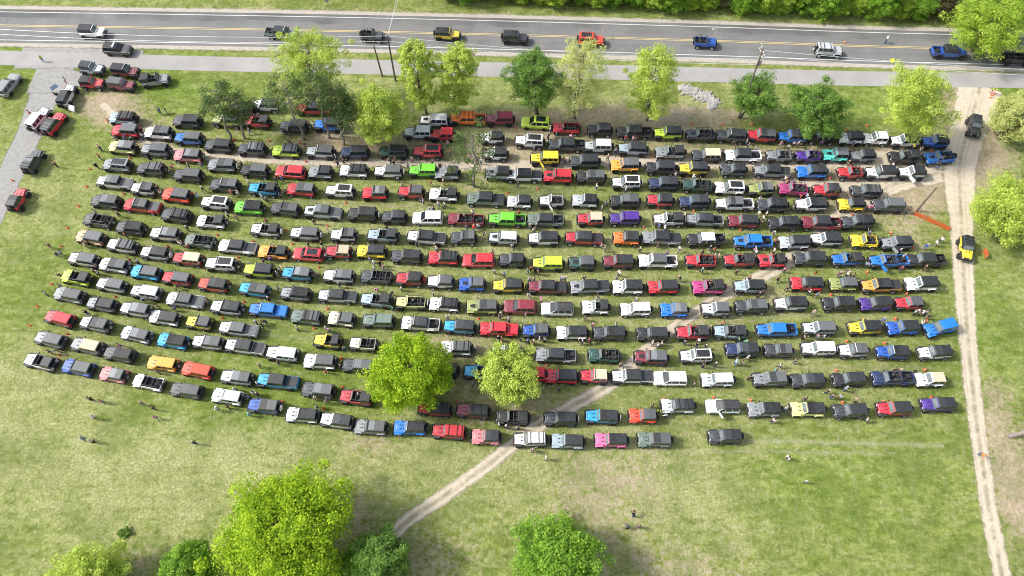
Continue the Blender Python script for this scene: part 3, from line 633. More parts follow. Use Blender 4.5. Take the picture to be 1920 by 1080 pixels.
# each entry: x, y, colour, roof, type (4 / 2 door, p pickup, s wagon), options (d open door, a hex turn, h heading in the photo)
TILES = [
 (0, 0, 3.64, """632,222,w,k,4,h=1:.05 805,338,k,L,s,h=1:.06 630,475,s,k,2,h=1:.1 858,492,m,k,4,h=1:.1 630,572,r,k,2,h=1:.05 832,582,m,g,4,h=1:.1 1060,553,g,f,4,h=1:-.1
  460,660,w,k,4,h=.45:-.9 62,580,g,b,s,h=.6:-.8"""),
 (400, 0, 3.64, "465,230,sg,k,p,h=1:.08 1080,247,c,o,2,h=1:.06"),
 (800, 0, 3.64, "140,240,y,k,4,h=1:.05 600,262,k,k,4,h=1:.05 1118,278,or,p,4,h=1:.05"),
 (1200, 0, 3.64, "438,290,b,o,2,h=1:.06 1280,350,s,b,4,h=1:.06"),
 (1520, 0, 3.64, "938,360,b,k,p,h=1:.05 1400,402,k,o,4,h=1:.04"),
 (0, 180, 3.7917, """885,165,pb,k,4 905,255,r,g,4 1138,270,w,g,4 1352,308,bb,g,4 882,372,py,g,4 1115,390,g,g,4 1345,430,ro,g,4 845,497,g,p,4 1085,525,c,g,4 1348,570,c,g,4
  822,620,w,G,p 1035,667,w,g,2 1268,714,or,g,4 765,755,c,g,4 1018,788,r,G,p 280,172,w,b,4,h=.62:-.78 388,205,r,g,4,h=.62:-.78 240,472,c,g,4,h=.5:-.86 130,745,r,g,2,h=.45:-.9 1340,185,c,k,4"""),
 (384, 180, 3.7917, """165,180,ol,k,4 375,187,r,f,4 275,95,k,k,4 435,72,w,k,4 775,95,r,k,p 885,212,bb,k,4 640,222,c,k,4 108,358,c,k,4 345,384,c,g,4 585,395,l,g,4 828,402,s,g,4 1072,407,n,k,4 1345,402,dg,k,4
  130,497,g,g,4 365,537,k,g,4 612,543,r,b,s 832,548,g,k,2 1065,537,w,k,4 1310,542,w,g,4 152,640,c,g,4 425,668,cy,f,4 692,670,r,g,4 967,682,w,p,4 1218,697,r,g,2 88,767,w,p,4"""),
 (768, 180, 3.7917, """180,182,w,w,4 65,267,s,b,4 240,282,r,b,2 415,168,o,b,p 645,170,m,b,4 897,192,l,p,s 1115,232,r,o,4 1355,247,k,k,2 135,402,r,p,4 590,302,w,k,2 615,417,w,k,2 855,328,w,p,4 1118,353,c,k,p 1340,363,s,w,4
  965,450,y,b,4,d 1245,470,c,k,4 100,537,gr,b,4 275,555,g,k,2 635,555,g,k,2 812,570,w,K,p 1055,578,r,b,4 1290,582,k,g,4 245,707,w,f,4 540,738,sg,K,p 785,757,w,k,2 1015,752,w,o,2,d 1250,750,s,k,2 20,690,r,g,2"""),
 (1152, 180, 3.7917, """140,262,k,k,p 380,270,l,k,4 612,282,c,o,4 828,290,c,k,4 1042,290,r,g,4 1260,295,bb,k,4 1467,297,k,k,4 130,383,pb,k,4 395,407,g,f,4 655,427,c,t,4 910,428,w,k,p 1172,430,g,o,2 1378,432,pu,o,2
  75,497,a,g,4 328,514,k,k,4 560,524,y,k,4 848,530,c,k,2 1118,540,g,K,p 1399,544,bb,k,4 85,622,w,p,4 350,627,n,k,4 588,642,dg,o,4 818,657,w,p,4 1040,667,ol,g,2 1270,667,mg,o,4 1505,677,r,k,2
  75,752,k,g,4 328,747,r,k,2 565,757,n,k,4 850,772,w,g,p 1118,780,c,k,4 1395,777,w,k,4"""),
 (1536, 180, 3.7917, """220,306,w,k,2 395,308,w,w,2 605,324,w,k,4 820,332,blue,k,2 112,427,tq,g,2 302,432,g,k,2 598,440,k,f,4 850,443,bb,o,4,y=8 220,550,r,o,2 432,550,w,k,4 655,550,w,k,2,d 328,682,c,g,4
  225,777,y,k,2 485,782,c,g,4 1098,218,k,k,2,h=.02:1"""),
 (0, 380, 3.7917, """710,130,c,o,4 940,185,c,s,4 1265,97,c,k,4 1185,228,cr,g,4 655,253,t,g,4 880,312,w,g,4 1115,365,w,k,4 1345,403,r,t,4 605,408,cr,g,4 825,452,w,g,4 1045,500,cy,g,4 1270,543,r,g,4 555,537,l,f,4 805,592,w,g,4
  1050,642,s,w,4 1325,697,s,G,p 505,662,g,g,4 735,727,g,k,4 978,765,w,g,4 1510,139,w,f,4 1427,276,sage,o,4 1528,588,or,k,4"""),
 (384, 380, 3.7917, """440,197,w,f,4 720,224,s,g,4 997,237,w,g,2 1272,238,pb,f,4 1355,107,c,k,2 322,40,gr,s,4 580,50,c,g,4 845,72,s,G,p 1130,87,k,k,4 235,318,w,K,p 495,357,a,f,4 738,370,r,p,s 960,355,r,t,2 1190,352,y,k,4 1440,387,c,k,4
  125,442,w,p,4 395,487,l,k,4 665,510,cy,g,4 960,527,w,g,4 1225,530,c,o,4 1463,547,r,k,2 360,622,cy,g,4 655,652,g,s,4 945,667,s,K,p 1225,697,pb,f,4 165,750,w,k,4 455,767,bb,B,p 1471,713,py,o,4"""),
 (768, 380, 3.7917, """130,110,w,b,s 400,122,m,o,p 695,125,gr,b,p 965,127,sg,k,p 1290,122,r,t,2 1530,118,pu,b,4 122,252,w,K,p 390,252,c,g,2 670,257,s,w,4 955,260,w,k,4 1240,257,r,K,p 245,397,r,k,4 490,413,r,b,s 735,412,c,k,2 985,437,l,b,4
  1230,432,dg,g,2 1486,423,m,k,4 228,567,w,g,2 450,582,b,g,2 702,594,y,k,4 980,602,m,K,p 1278,600,g,K,p 250,727,w,k,4 520,746,ol,g,4 785,742,maroon,b,s 1050,757,s,s,s 1325,747,w,f,2 1551,604,w,k,4"""),
 (1152, 380, 3.7917, """385,125,w,f,4 640,127,g,k,p 915,137,m,k,4 1200,152,k,k,4 1464,150,m,k,p 88,258,o,k,2 330,257,g,K,p 650,267,k,w,p 980,282,bb,b,p 1275,287,s,k,4 1501,265,w,k,4 305,420,w,g,p 615,417,r,o,4 885,414,r,f,4 1120,415,r,f,2
  1386,402,c,k,4 345,602,r,k,4 665,605,mg,f,4 960,599,pb,k,4 1365,580,r,k,4 150,762,w,b,4 425,767,bb,g,2 720,762,s,g,2 970,742,c,g,4 1250,722,w,k,4"""),
 (1536, 380, 3.7917, """265,144,c,k,4 320,277,y,o,2 545,290,g,k,4,d 195,407,bb,f,4 490,417,bb,o,p,d 750,412,k,k,p 170,582,ol,g,2 435,592,a,K,p 720,582,w,k,4 135,722,k,k,4 395,722,pu,k,4 635,718,r,g,2 1040,325,y,k,2,h=.05:1"""),
 (0, 570, 3.7917, """435,107,r,b,4 690,147,s,g,4 980,222,s,g,4 1180,102,w,k,4 1429,136,y,g,2 370,257,g,g,4 630,302,g,t,4 860,362,c,s,4 1240,267,cy,s,4 1486,277,w,g,4 300,415,w,f,4 570,457,b,g,4 820,507,ro,g,2 1165,427,a,b,4 1065,562,w,o,4
  1335,617,c,g,4 1414,475,or,b,4"""),
 (384, 570, 3.7917, """730,97,sg,g,4 980,110,cr,g,2 1240,122,sg,b,4 1536,144,w,k,p 245,182,w,G,p 290,307,w,K,p 560,357,w,w,4 885,267,y,f,2 1135,287,cr,o,2 825,412,w,g,4 1095,442,c,g,4 235,525,w,g,4 525,552,cy,K,p 815,617,c,g,4 1085,667,r,f,4
  170,662,w,w,4 430,728,b,g,4"""),
 (768, 570, 3.7917, """360,167,cy,k,4 635,182,r,B,p 905,192,b,g,2 1155,207,w,k,4 1422,210,c,k,4 335,318,w,g,4 700,345,s,k,4 1040,367,g,k,p 1384,368,dg,o,4 505,487,cy,o,4 855,503,r,b,4 1080,517,r,k,4 1315,517,r,t,2 185,747,r,k,4 455,762,m,k,4 235,470,n,k,4"""),
 (1152, 570, 3.7917, """270,217,k,k,4 555,207,r,f,4 820,202,pb,f,4 1150,187,bb,b,p 1452,175,s,g,4 260,382,m,g,4 580,372,w,p,4 905,327,n,k,4 1165,332,c,g,2 1445,322,w,w,4 125,517,w,K,p 395,530,w,b,s 730,540,s,b,4 1100,537,g,g,4 1369,545,c,k,4"""),
 (1536, 570, 3.7917, "318,172,y,k,4 588,172,b,k,4 852,172,bb,b,4,y=13 240,332,w,g,2 515,347,b,k,4 815,347,w,k,4 205,537,k,k,4 515,530,n,o,p 780,540,w,t,2"),
 (384, 690, 3.7917, "700,337,s,k,4 945,377,w,k,4 1185,422,g,g,4 1464,427,bb,k,4"),
 (768, 690, 3.7917, "285,455,r,b,4 550,492,rose,k,2 860,510,w,b,4 1125,522,pb,k,4 1433,515,pi,k,4 1075,362,c,k,4 1369,347,cy,k,4 735,352,k,f,4"),
 (1152, 690, 3.7917, "205,342,or,g,2 450,272,s,k,4 772,272,mi,s,s,d 1062,297,g,k,4 1372,296,py,k,4 285,512,sg,g,4 785,487,c,k,4"),
 (1536, 690, 3.7917, "215,307,c,k,4 525,292,r,k,4 835,262,pu,k,4"),
]
SX = [0, 150, 400, 770, 1150, 1536, 1920]; SY = [200, 400, 550, 690, 810]
ST_ = [[.06,.06,.05,.02,.03,.03,.0], [.15,.15,.10,.03,.02,.02,.0], [.20,.20,.13,.04,.01,.0,-.02], [.22,.22,.15,.06,.0,-.01,-.04], [.22,.20,.16,.06,.02,-.02,-.05]]
def slope(u, v):
    row = [np.interp(u, SX, r) for r in ST_]; return float(np.interp(v, SY, row))
CARS = []
for (x0, y0, sc, txt) in TILES:
    for e in txt.split():
        f = e.split(','); u = x0+float(f[0])/sc; v = y0+float(f[1])/sc
        c = dict(u=u, v=v, col=CODE.get(f[2], f[2]), roof=f[3], typ=f[4], opts=f[5:], field=True)
        for o in f[5:]:
            if o.startswith('h='): c['h'] = tuple(float(q) for q in o[2:].split(':')); c['field'] = False
        p = at(u, v, .85); c['p'] = Vector((p.x, p.y, 0))
        hd = c.get('h') or (-1, -slope(u, v))
        q = at(u+hd[0]*4, v+hd[1]*4, .85); a = math.atan2(q.y-p.y, q.x-p.x)
        for o in f[5:]:
            if o.startswith('y='): a += R(float(o[2:]))
        c['a'] = a+R(rnd.gauss(0, 1.3)) if c['field'] else a
        CARS.append(c)

# labels that single each vehicle out
def kindw(c): return {'4': 'four door 4x4', '2': 'two door 4x4', 'p': 'pickup', 's': 'wagon'}[c['typ']]
def cw(c): return c['col'].replace('_', ' ')
def shortw(c): return cw(c)+' '+{'4': '4x4', '2': '4x4', 'p': 'pickup', 's': 'wagon'}[c['typ']]
def look(c): return '%s %s with %s' % (cw(c), kindw(c), ROOFW[c['roof']])
for c in CARS:
    L = Rr = U = D = None
    sl = slope(c['u'], c['v'])
    for o in CARS:
        if o is c: continue
        du = o['u']-c['u']; dv = (o['v']-c['v'])-sl*du
        if abs(dv) < 16 and 0 < abs(du) < 120:
            if du < 0 and (L is None or du > L[0]): L = (du, o)
            if du > 0 and (Rr is None or du < Rr[0]): Rr = (du, o)
        if abs(du) < 38 and 14 < abs(dv) < 70:
            if dv < 0 and (U is None or dv > U[0]): U = (dv, o)
            if dv > 0 and (D is None or dv < D[0]): D = (dv, o)
    c['nb'] = [x and x[1] for x in (L, Rr, U, D)]
def cand(c):
    L, Rr, U, D = c['nb']; lk = look(c)
    if not c['field']:
        place = 'driving on the road' if c['v'] < 108 and c['u'] > 60 and not (190 < c['u'] < 260 and c['v'] > 80) else 'by the gravel driveway' if c['u'] < 330 else 'on the sandy track'
        yield lk+' '+place
        if L and Rr: yield '%s %s between %s and %s' % (lk, place, shortw(L), shortw(Rr))
        yield '%s %s, %s' % (lk, place, 'higher up' if c['v'] < 150 else 'lower down')
        return
    yield lk
    lr = ('between %s and %s' % (shortw(L), shortw(Rr))) if L and Rr else ('right of %s at row end' % shortw(L)) if L else ('left of %s at row start' % shortw(Rr)) if Rr else 'alone'
    yield lk+' '+lr
    lk2 = '%s %s' % (cw(c), kindw(c))
    if U: yield '%s %s, behind %s' % (lk2, lr, shortw(U)) if 0 else '%s %s, below %s' % (lk2, lr, shortw(U))
    if D: yield '%s %s, above %s' % (lk2, lr, shortw(D))
    if U and D: yield '%s %s, under %s, over %s' % (cw(c)+' '+kindw(c), ('right of '+shortw(L)) if L else lr, shortw(U), shortw(D))
    if U: yield '%s %s, below %s' % (lk, ('right of '+shortw(L)) if L else lr, shortw(U))
from collections import Counter
allc = [list(cand(c)) for c in CARS]
cnt = Counter(x for l in allc for x in set(l))
DUPL = 0
for c, l in zip(CARS, allc):
    c['label'] = next((x for x in l if cnt[x] == 1 and len(x.replace(',', '').split()) <= 16), None)
    if c['label'] is None:
        c['label'] = l[min(2, len(l)-1)]+(' far left' if c['u'] < 500 else ' far right' if c['u'] > 1420 else ' mid field'); DUPL += 1
print('vehicles', len(CARS), Counter(c['typ'] for c in CARS), 'labels not unique by rule', DUPL, Counter(c['label'] for c in CARS).most_common(3))

PROTO = {}
ROOFCOL = {'k': (.017,.021,.025), 'K': (.017,.021,.025), 'g': (.095,.102,.108), 'G': (.095,.102,.108), 'w': (.74,.76,.77), 't': (.60,.50,.36), 's': (.04,.043,.047), 'f': (.022,.024,.026), 'o': (.03,.03,.03), 'L': (.02,.02,.022)}
def base(n): return n.split('.')[0]
for c in CARS:
    key = (c['typ'], c['roof'])
    nm = {'4': 'off_road_car', '2': 'off_road_car', 'p': 'pickup_truck', 's': 'station_wagon'}[c['typ']]
    if key not in PROTO:
        t = PROTO[key] = make_suv('s', c['roof'], nm) if c['typ'] == 's' else make_car(c['typ'], c['roof'], nm)
    else: t = dup(PROTO[key])
    c['o'] = t
for c in CARS:
    t = c['o']; t.location = c['p']; t.rotation_euler = (0, 0, c['a']); t.scale = (1, 1, 1)
    s = rnd.uniform(.985, 1.035)*float(np.interp(c['v'], [200, 850], [1.075, 1.0])); t.scale = (s, s*rnd.uniform(.99, 1.03), s*rnd.uniform(1.0, 1.09))
    off = {'4': .0, '2': .03, 'p': .01, 's': 0}[c['typ']]
    tag(t, c['label'], {'4': 'off-road car', '2': 'off-road car', 'p': 'pickup truck', 's': 'station wagon'}[c['typ']],
        'vehicles parked in rows on the grass' if c['field'] else 'vehicles on the road, driveway and track')
    b = Vector(COL[c['col']])*rnd.uniform(.9, 1.1); b = (*b, 1)
    rf = c['roof']
    rc_ = b if rf in 'bBp' else (*(Vector(ROOFCOL[rf])*rnd.uniform(.75, 1.3)), 1)
    pf = rnd.choice([1, 1, 1.15, .45, .3, 1.7, 2.2]) if rf in 'gkGKs' else 1
    flare = b if rnd.random() < .42 else (.022, .023, .025, 1)
    rim = rnd.choice([(.02,.02,.02,1), (.03,.03,.03,1), (.45,.45,.46,1), (.25,.25,.26,1)])
    for k in KIDS[t.name]:
        n = base(k.name)
        if n in ('roof', 'bed_cover'): k.color = rc_
        elif n == 'roof_panel': k.color = tuple(min(.85, x*pf) for x in rc_[:3])+(1,)
        elif n == 'wheel_arch': k.color = flare
        elif n in ('wheel', 'spare_wheel'): k.color = rim
        elif n == 'windscreen_frame': k.color = b if rnd.random() < .75 else (.02,.02,.02,1)
        else: k.color = b
    if c['typ'] in '24p':
        d = DIM[c['typ']]; ws = rnd.choice([1, 1, 1.06, 1.12])
        for k in KIDS[t.name]:
            n = base(k.name)
            if n == 'wheel': k.scale = (ws, 1.0+(ws-1)*1.4, ws); k.location.z = .435*ws
            elif n in ('mirror', 'grille', 'headlight', 'tail_light'): pass
        q = rnd.random()
        if q < .22 and rf not in 'o':
            m = MB(); m.box(d['cowl']-.50, d['cowl']-.42, -.62, .62, 1.94, 2.02, 0, .015); m.build('light_bar', M['lamp' if q < .08 else 'trim'], t)
        elif q < .34 and rf in 'gkb':
            for x in (d['cab']+.35, d['cab']+.95, d['cowl']-.75): m = MB(); m.box(x-.03, x+.03, -.72, .72, 1.90, 1.99, 0, .008); m.build('roof_bar', M['trim'], t)
        if .5 < q < .64 and c['typ'] != 'p':
            m = MB(); n_ = 16
            m.loft([[(d['rear']-.37-x_, .06+r_*math.cos(2*math.pi*i/n_), 1.08+r_*math.sin(2*math.pi*i/n_)) for i in range(n_)] for x_, r_ in ((-.06, .45), (.0, .45), (.03, .38))], 0)
            o = m.build('wheel_cover', M['cloth'], t); o.color = rnd.choice([(.7,.7,.68,1), (.03,.03,.03,1), b])
        if .7 < q < .82:
            m = MB(); yy = rnd.choice((-.7, .7)); m.tube([(d['cowl']+.1, yy, 1.15), (d['cowl']-.05, yy*1.02, 1.9), (d['cowl']-.25, yy*1.03, 2.7)], .014, 5); m.build('whip_aerial', M['trim'], t)
    if c['typ'] in '24p' and c['field'] and rnd.random() < .06 and cw(c) not in ('black',):
        d = DIM[c['typ']]; m = MB()
        m.loft([[(d['cowl']+.2, -.27, 1.262), (d['nose']-.42, -.19, 1.246), (d['nose']-.42, .19, 1.246), (d['cowl']+.2, .27, 1.262)], [(d['cowl']+.2, -.27, 1.266), (d['nose']-.42, -.19, 1.252), (d['nose']-.42, .19, 1.252), (d['cowl']+.2, .27, 1.266)]], 0)
        o = m.build('bonnet_decal', M['trim'], t)
    if 'd' in c['opts']:
        d = DIM.get(c['typ'], DIM['4']); m = MB(); m.box(-1.0, 0, -.03, .03, .62, 1.25, 0, .02); m.box(-.9, -.1, -.02, .02, 1.25, 1.75, 1)
        o = m.build('open_door', [M['paint'], M['glass']], t, loc=(d['cowl']-.06, .84, 0), rz=R(-62)); o.color = b
# ------------------------------------------------------------------ trees
def limb(m, rr, a, b, r0, r1, k=4, wob=.12, n=6):
    a = Vector(a); b = Vector(b); L = (b-a).length; pts = [a.lerp(b, i/k)+(Vector((rr.gauss(0, 1), rr.gauss(0, 1), rr.gauss(0, .4)))*wob*L/k if 0 < i < k else Vector()) for i in range(k+1)]
    for i in range(k): m.bar(pts[i], pts[i+1], lerp(r0, r1, i/k), lerp(r0, r1, (i+1)/k), n)
    return pts
def leaf_mesh(name, clumps, per, size, mat, rr, flat=.75, spread=1.0):
    g = np.random.default_rng(rr.randint(0, 10**6)); V = []; 
    for (c, r) in clumps:
        k = max(6, int(per*(.6+.8*rr.random())))
        d = g.normal(size=(k, 3)); d /= np.linalg.norm(d, axis=1)[:, None]
        rad = r*spread*(.35+.65*g.random(k)**.5)
        p = np.array(c)+d*rad[:, None]*np.array([1, 1, flat])
        nrm = d*.6+g.normal(size=(k, 3))*.5+np.array([0, 0, .55]); nrm /= np.linalg.norm(nrm, axis=1)[:, None]
        h = g.normal(size=(k, 3)); u = np.cross(nrm, h); u /= np.linalg.norm(u, axis=1)[:, None]; w_ = np.cross(nrm, u)
        s = size*(.55+.9*g.random(k))[:, None]
        V.append(np.stack([p-u*s*.5, p+w_*s*.34, p+u*s*.5, p-w_*s*.34], 1).reshape(-1, 3))
    V = np.concatenate(V); n = len(V)//4
    me = bpy.data.meshes.new(name); me.vertices.add(len(V)); me.vertices.foreach_set('co', V.ravel())
    me.loops.add(4*n); me.loops.foreach_set('vertex_index', np.arange(4*n)); me.polygons.add(n)
    me.polygons.foreach_set('loop_start', np.arange(0, 4*n, 4)); me.materials.append(mat); me.update(calc_edges=True); me.validate()
    return me
def make_tree(name, h, r, style, leaf, seed, trunk_r=.22, crown_base=.25, dens=1.0, leafsize=.34, lean=(0, 0), bark='bark', clump=None, trunks=1):
    """trunk with limbs, and a crown of leaf clumps hung on the limbs' ends"""
    rr = random.Random(seed); t = empty(name); m = MB(); clumps = []
    zc0 = h*crown_base
    starts = [(0, 0)] if trunks == 1 else [(rr.uniform(-.5, .5), rr.uniform(-.5, .5)) for _ in range(trunks)]
    for (sx, sy) in starts:
        cr0 = clump or r*.24; hh = max(h-cr0*.7, h*.6)
        topp = Vector((sx*2+lean[0]*h, sy*2+lean[1]*h, hh*.95))
        tp = limb(m, rr, (sx, sy, -.1), topp, trunk_r, .04, 7, .10, 8)
        nb = int({'round': 74, 'tall': 82, 'pine': 27, 'wispy': 62, 'fir': 74}[style]*dens/trunks**.6)
        for i in range(nb):
            tz = (i+.5)/nb
            z = lerp(crown_base, .97, tz)
            j = min(6, int(z*7.4)); f = z*7.4-j
            bpt = tp[j].lerp(tp[min(j+1, 7)], min(1, f))
            x = tz
            if style == 'round': prof = math.sqrt(max(.02, 1-(2*max(x, .0)-.86)**2*.78)) if x < .93 else .42
            elif style == 'tall': prof = .50+.55*math.sin(math.pi*(x*.85+.12))
            elif style == 'wispy': prof = .42+.65*math.sin(math.pi*(x*.8+.12))
            elif style == 'fir': prof = 1.05-.85*x
            else: prof = .45+.6*math.sin(math.pi*min(1, x*.75+.22))
            a = i*2.4+rr.uniform(-.5, .5)
            L = max(.3, (r*1.02-cr0)*prof)*(rr.uniform(.62, 1.0) if rr.random() < .8 else rr.uniform(1.0, 1.22))
            rise = {'round': .25, 'tall': .55, 'wispy': .5, 'pine': .12, 'fir': .12}[style]*rr.uniform(.4, 1.4)
            e = bpt+Vector((math.cos(a), math.sin(a), rise))*L
            e.z = min(e.z, hh)
            bp_ = limb(m, rr, bpt, e, max(.03, trunk_r*.34*(1-x*.6)), .015, 3, .16, 5)
            cr = (clump or r*.24)*.86
            clumps.append((e, cr*rr.uniform(.75, 1.2)))
            if style != 'pine' or rr.random() < .5:
                clumps.append((bp_[2]+Vector((rr.gauss(0, .3), rr.gauss(0, .3), .2)), cr*rr.uniform(.55, .95)))
            if style in ('round', 'tall', 'wispy') and rr.random() < .55:
                q = e+Vector((rr.gauss(0, 1), rr.gauss(0, 1), rr.gauss(0, .7)))*cr*.7
                m.bar(bp_[2], q, .02, .01, 4); clumps.append((q, cr*rr.uniform(.5, .85)))
    m.build('trunk', M[bark], t)
    obj('crown', leaf_mesh('crown', clumps, {'round': 150, 'tall': 130, 'wispy': 100, 'pine': 100, 'fir': 60}[style], leafsize*.64, LEAF[leaf], rr, .62 if style != 'pine' else .5), t)
    return t
def place(t, p, rz, label, cat='tree', group=None, s=1):
    t.location = (p.x, p.y, 0); t.rotation_euler = (0, 0, rz); t.scale = (s, s, s); tag(t, label, cat, group)

TREES = [ # base in the photo, top row, radius, style, leaf, label, extra
 ((434,264),112,4.4,'pine','pine','left trunk of the dark pine pair beside the parked rows, grey bark','pine_tree',dict(lean=(-.17,.04),bark='barkgrey',crown_base=.5,trunk_r=.24,clump=1.25)),
 ((459,260),128,3.6,'pine','pine','right trunk of the dark pine pair beside the parked rows, thinner','pine_tree',dict(lean=(-.02,.06),bark='barkgrey',crown_base=.5,trunk_r=.2,clump=1.15)),
 ((570,262),150,4.0,'pine','pine','leaning grey-stemmed pine left of the four pine trunks','pine_tree',dict(lean=(-.13,.05),bark='barkgrey',crown_base=.45,trunk_r=.26,clump=1.2)),
 ((617,259),112,3.8,'pine','pine','tallest dark pine in the middle of the pine clump','pine_tree',dict(lean=(-.10,.0),bark='barkgrey',crown_base=.55,trunk_r=.24,clump=1.25)),
 ((638,256),135,3.4,'pine','pine','dark pine right of the tallest one in the clump','pine_tree',dict(lean=(.0,.02),bark='barkgrey',crown_base=.55,trunk_r=.2,clump=1.2)),
 ((644,272),165,3.0,'pine','pine','shortest pine at the right end of the clump','pine_tree',dict(lean=(-.02,.0),bark='barkgrey',crown_base=.55,trunk_r=.18,clump=1.1)),
 ((889,349),216,4.4,'pine','pine','lone tall pine with grey stem standing amid the parked vehicles','pine_tree',dict(lean=(.0,.0),bark='barkgrey',crown_base=.28,trunk_r=.26,clump=1.05)),
 ((588,196),66,5.2,'wispy','fresh','yellow-green broad tree behind the dark pines by the path','deciduous_tree',dict(dens=1.6,leafsize=.3,clump=1.2)),
 ((712,266),150,4.9,'round','fresh','bright yellow-green bushy tree right of the pine clump','deciduous_tree',dict(crown_base=.18,dens=1.1,leafsize=.32)),
 ((800,214),76,3.0,'tall','fresh','left of two tall yellow-green trees standing close together','deciduous_tree',dict(crown_base=.12)),
 ((850,213),80,3.4,'tall','fresh','right of two tall yellow-green trees standing close together','deciduous_tree',dict(crown_base=.12)),
 ((1004,216),98,4.4,'wispy','maple','mid-green twin-stemmed tree left of the palest tree by the path','deciduous_tree',dict(crown_base=.24,trunks=2,dens=1.2,clump=1.1)),
 ((1078,222),84,4.6,'wispy','pale','palest yellowish tree by the path, in thin leaf','deciduous_tree',dict(crown_base=.15,dens=1.3,clump=1.1,leafsize=.28)),
 ((1212,226),96,4.1,'wispy','fresh','loose yellow-green tree just left of the white rubble','deciduous_tree',dict(crown_base=.12,dens=1.35,clump=1.15,lean=(.03,0))),
 ((1388,221),146,4.2,'wispy','maple','dark green lopsided small tree at the foot of a utility pole','deciduous_tree',dict(crown_base=.2,lean=(.12,.0),clump=1.1,dens=1.1)),
 ((1533,254),160,4.8,'round','maple','rounded dark green tree right of the utility pole','deciduous_tree',dict(crown_base=.12,clump=1.1)),
 ((1702,268),126,5.9,'round','fresh','large yellow-green tree over the white and blue vehicles at right','deciduous_tree',dict(crown_base=.12,dens=1.25,leafsize=.32)),
 ((1893,268),165,4.6,'round','pale','pale tree at the right edge beside the entrance','deciduous_tree',dict(crown_base=.15,dens=1.2)),
 ((1866,470),290,6.2,'round','fresh','big spreading tree right of the sandy track by the orange netting','deciduous_tree',dict(crown_base=.18,dens=1.5,leafsize=.34,clump=1.5)),
 ((770,738),640,6.0,'round','bright','large round bright green tree in the middle of the parked rows','deciduous_tree',dict(crown_base=.16,dens=2.2,leafsize=.34,clump=1.3)),
 ((962,752),660,4.2,'wispy','fresh','smaller yellow-green tree right of the round bright one','deciduous_tree',dict(crown_base=.16,dens=2.0,leafsize=.36,clump=1.0)),
 ((552,1085),890,8.2,'round','bright','largest bright green tree at the bottom left','deciduous_tree',dict(crown_base=.14,dens=2.8,leafsize=.38,clump=1.7)),
 ((690,1150),1000,3.9,'round','maple','darker green tree tucked right of the largest bottom tree','deciduous_tree',dict(crown_base=.1,dens=1.3)),
 ((352,1160),1020,3.6,'round','wood','mid-green tree tucked left of the largest bottom tree','deciduous_tree',dict(crown_base=.1,dens=1.2)),
 ((655,1170),1060,2.7,'round','wood','low mid-green tree below the largest bottom tree','deciduous_tree',dict(crown_base=.1)),
 ((165,1160),1043,5.2,'round','fresh','yellow-green tree cut off by the bottom left edge','deciduous_tree',dict(crown_base=.1,dens=1.3)),
 ((1032,1068),965,5.9,'round','wood','green rounded tree alone at the bottom middle','deciduous_tree',dict(crown_base=.1,dens=1.8,leafsize=.36,clump=1.35)),
 ((1868,96),2,7.2,'round','woody','big tree at the top right overhanging the road','deciduous_tree',dict(crown_base=.14,dens=1.6,clump=1.6)),
 ((1890,818),740,5.0,'round','fresh','leaning grey trunk at the right edge, crown beyond the picture','deciduous_tree',dict(crown_base=.75,bark='barkgrey',lean=(.75,.12),trunk_r=.32)),
]
CROWNS = {17: ((1915,215),9), 18: ((1895,388),9.5), 19: ((770,699),10), 20: ((953,706),9), 21: ((532,992),12), 22: ((712,1046),8), 23: ((350,1066),7), 24: ((672,1066),5), 25: ((157,1098),8), 26: ((1047,1050),9), 27: ((1862,40),11)}   # crown middles
# crown middle in the photo, half width and half height in metres, for trees whose foot shows
SHAPE = {0: ((404,184),4.0,3.2), 1: ((442,198),3.6,2.9), 2: ((534,172),4.2,3.4), 3: ((590,160),3.9,3.6), 4: ((628,182),3.6,3.2), 5: ((643,207),2.6,2.4), 6: ((888,285),4.6,5.6),
 7: ((579,118),5.9,4.3), 8: ((706,217),4.9,5.6), 9: ((785,145),3.2,7.0), 10: ((856,149),3.7,6.8), 11: ((995,150),4.6,4.8), 12: ((1087,152),4.7,7.0), 13: ((1224,160),4.5,7.0), 14: ((1414,183),4.3,2.7), 15: ((1537,208),5.2,4.2), 16: ((1722,191),6.0,5.8)}
for i, (bpx, vt, r, sty, lf, lab, nm, kw) in enumerate(TREES):
    kw = dict(kw)
    if i in CROWNS:
        (cu, cv), h = CROWNS[i]; p = at(cu, cv, h*.58); p.z = 0
    elif i in SHAPE:
        (cu, cv), r, rz = SHAPE[i]; p = at(*bpx); hc = height_for(p, cv); h = max(hc+rz, 4.0)
        kw['lean'] = ((at(cu, cv, hc).x-p.x)/hc, 0); kw['crown_base'] = max(.1, (hc-rz*.85)/h)
    else: p = at(*bpx); h = 9
    t = make_tree(nm, h, r, sty, lf, 100+i, **kw)
    place(t, p, 0, lab, 'tree', 'pine trees in the field' if nm == 'pine_tree' else 'trees around the field')
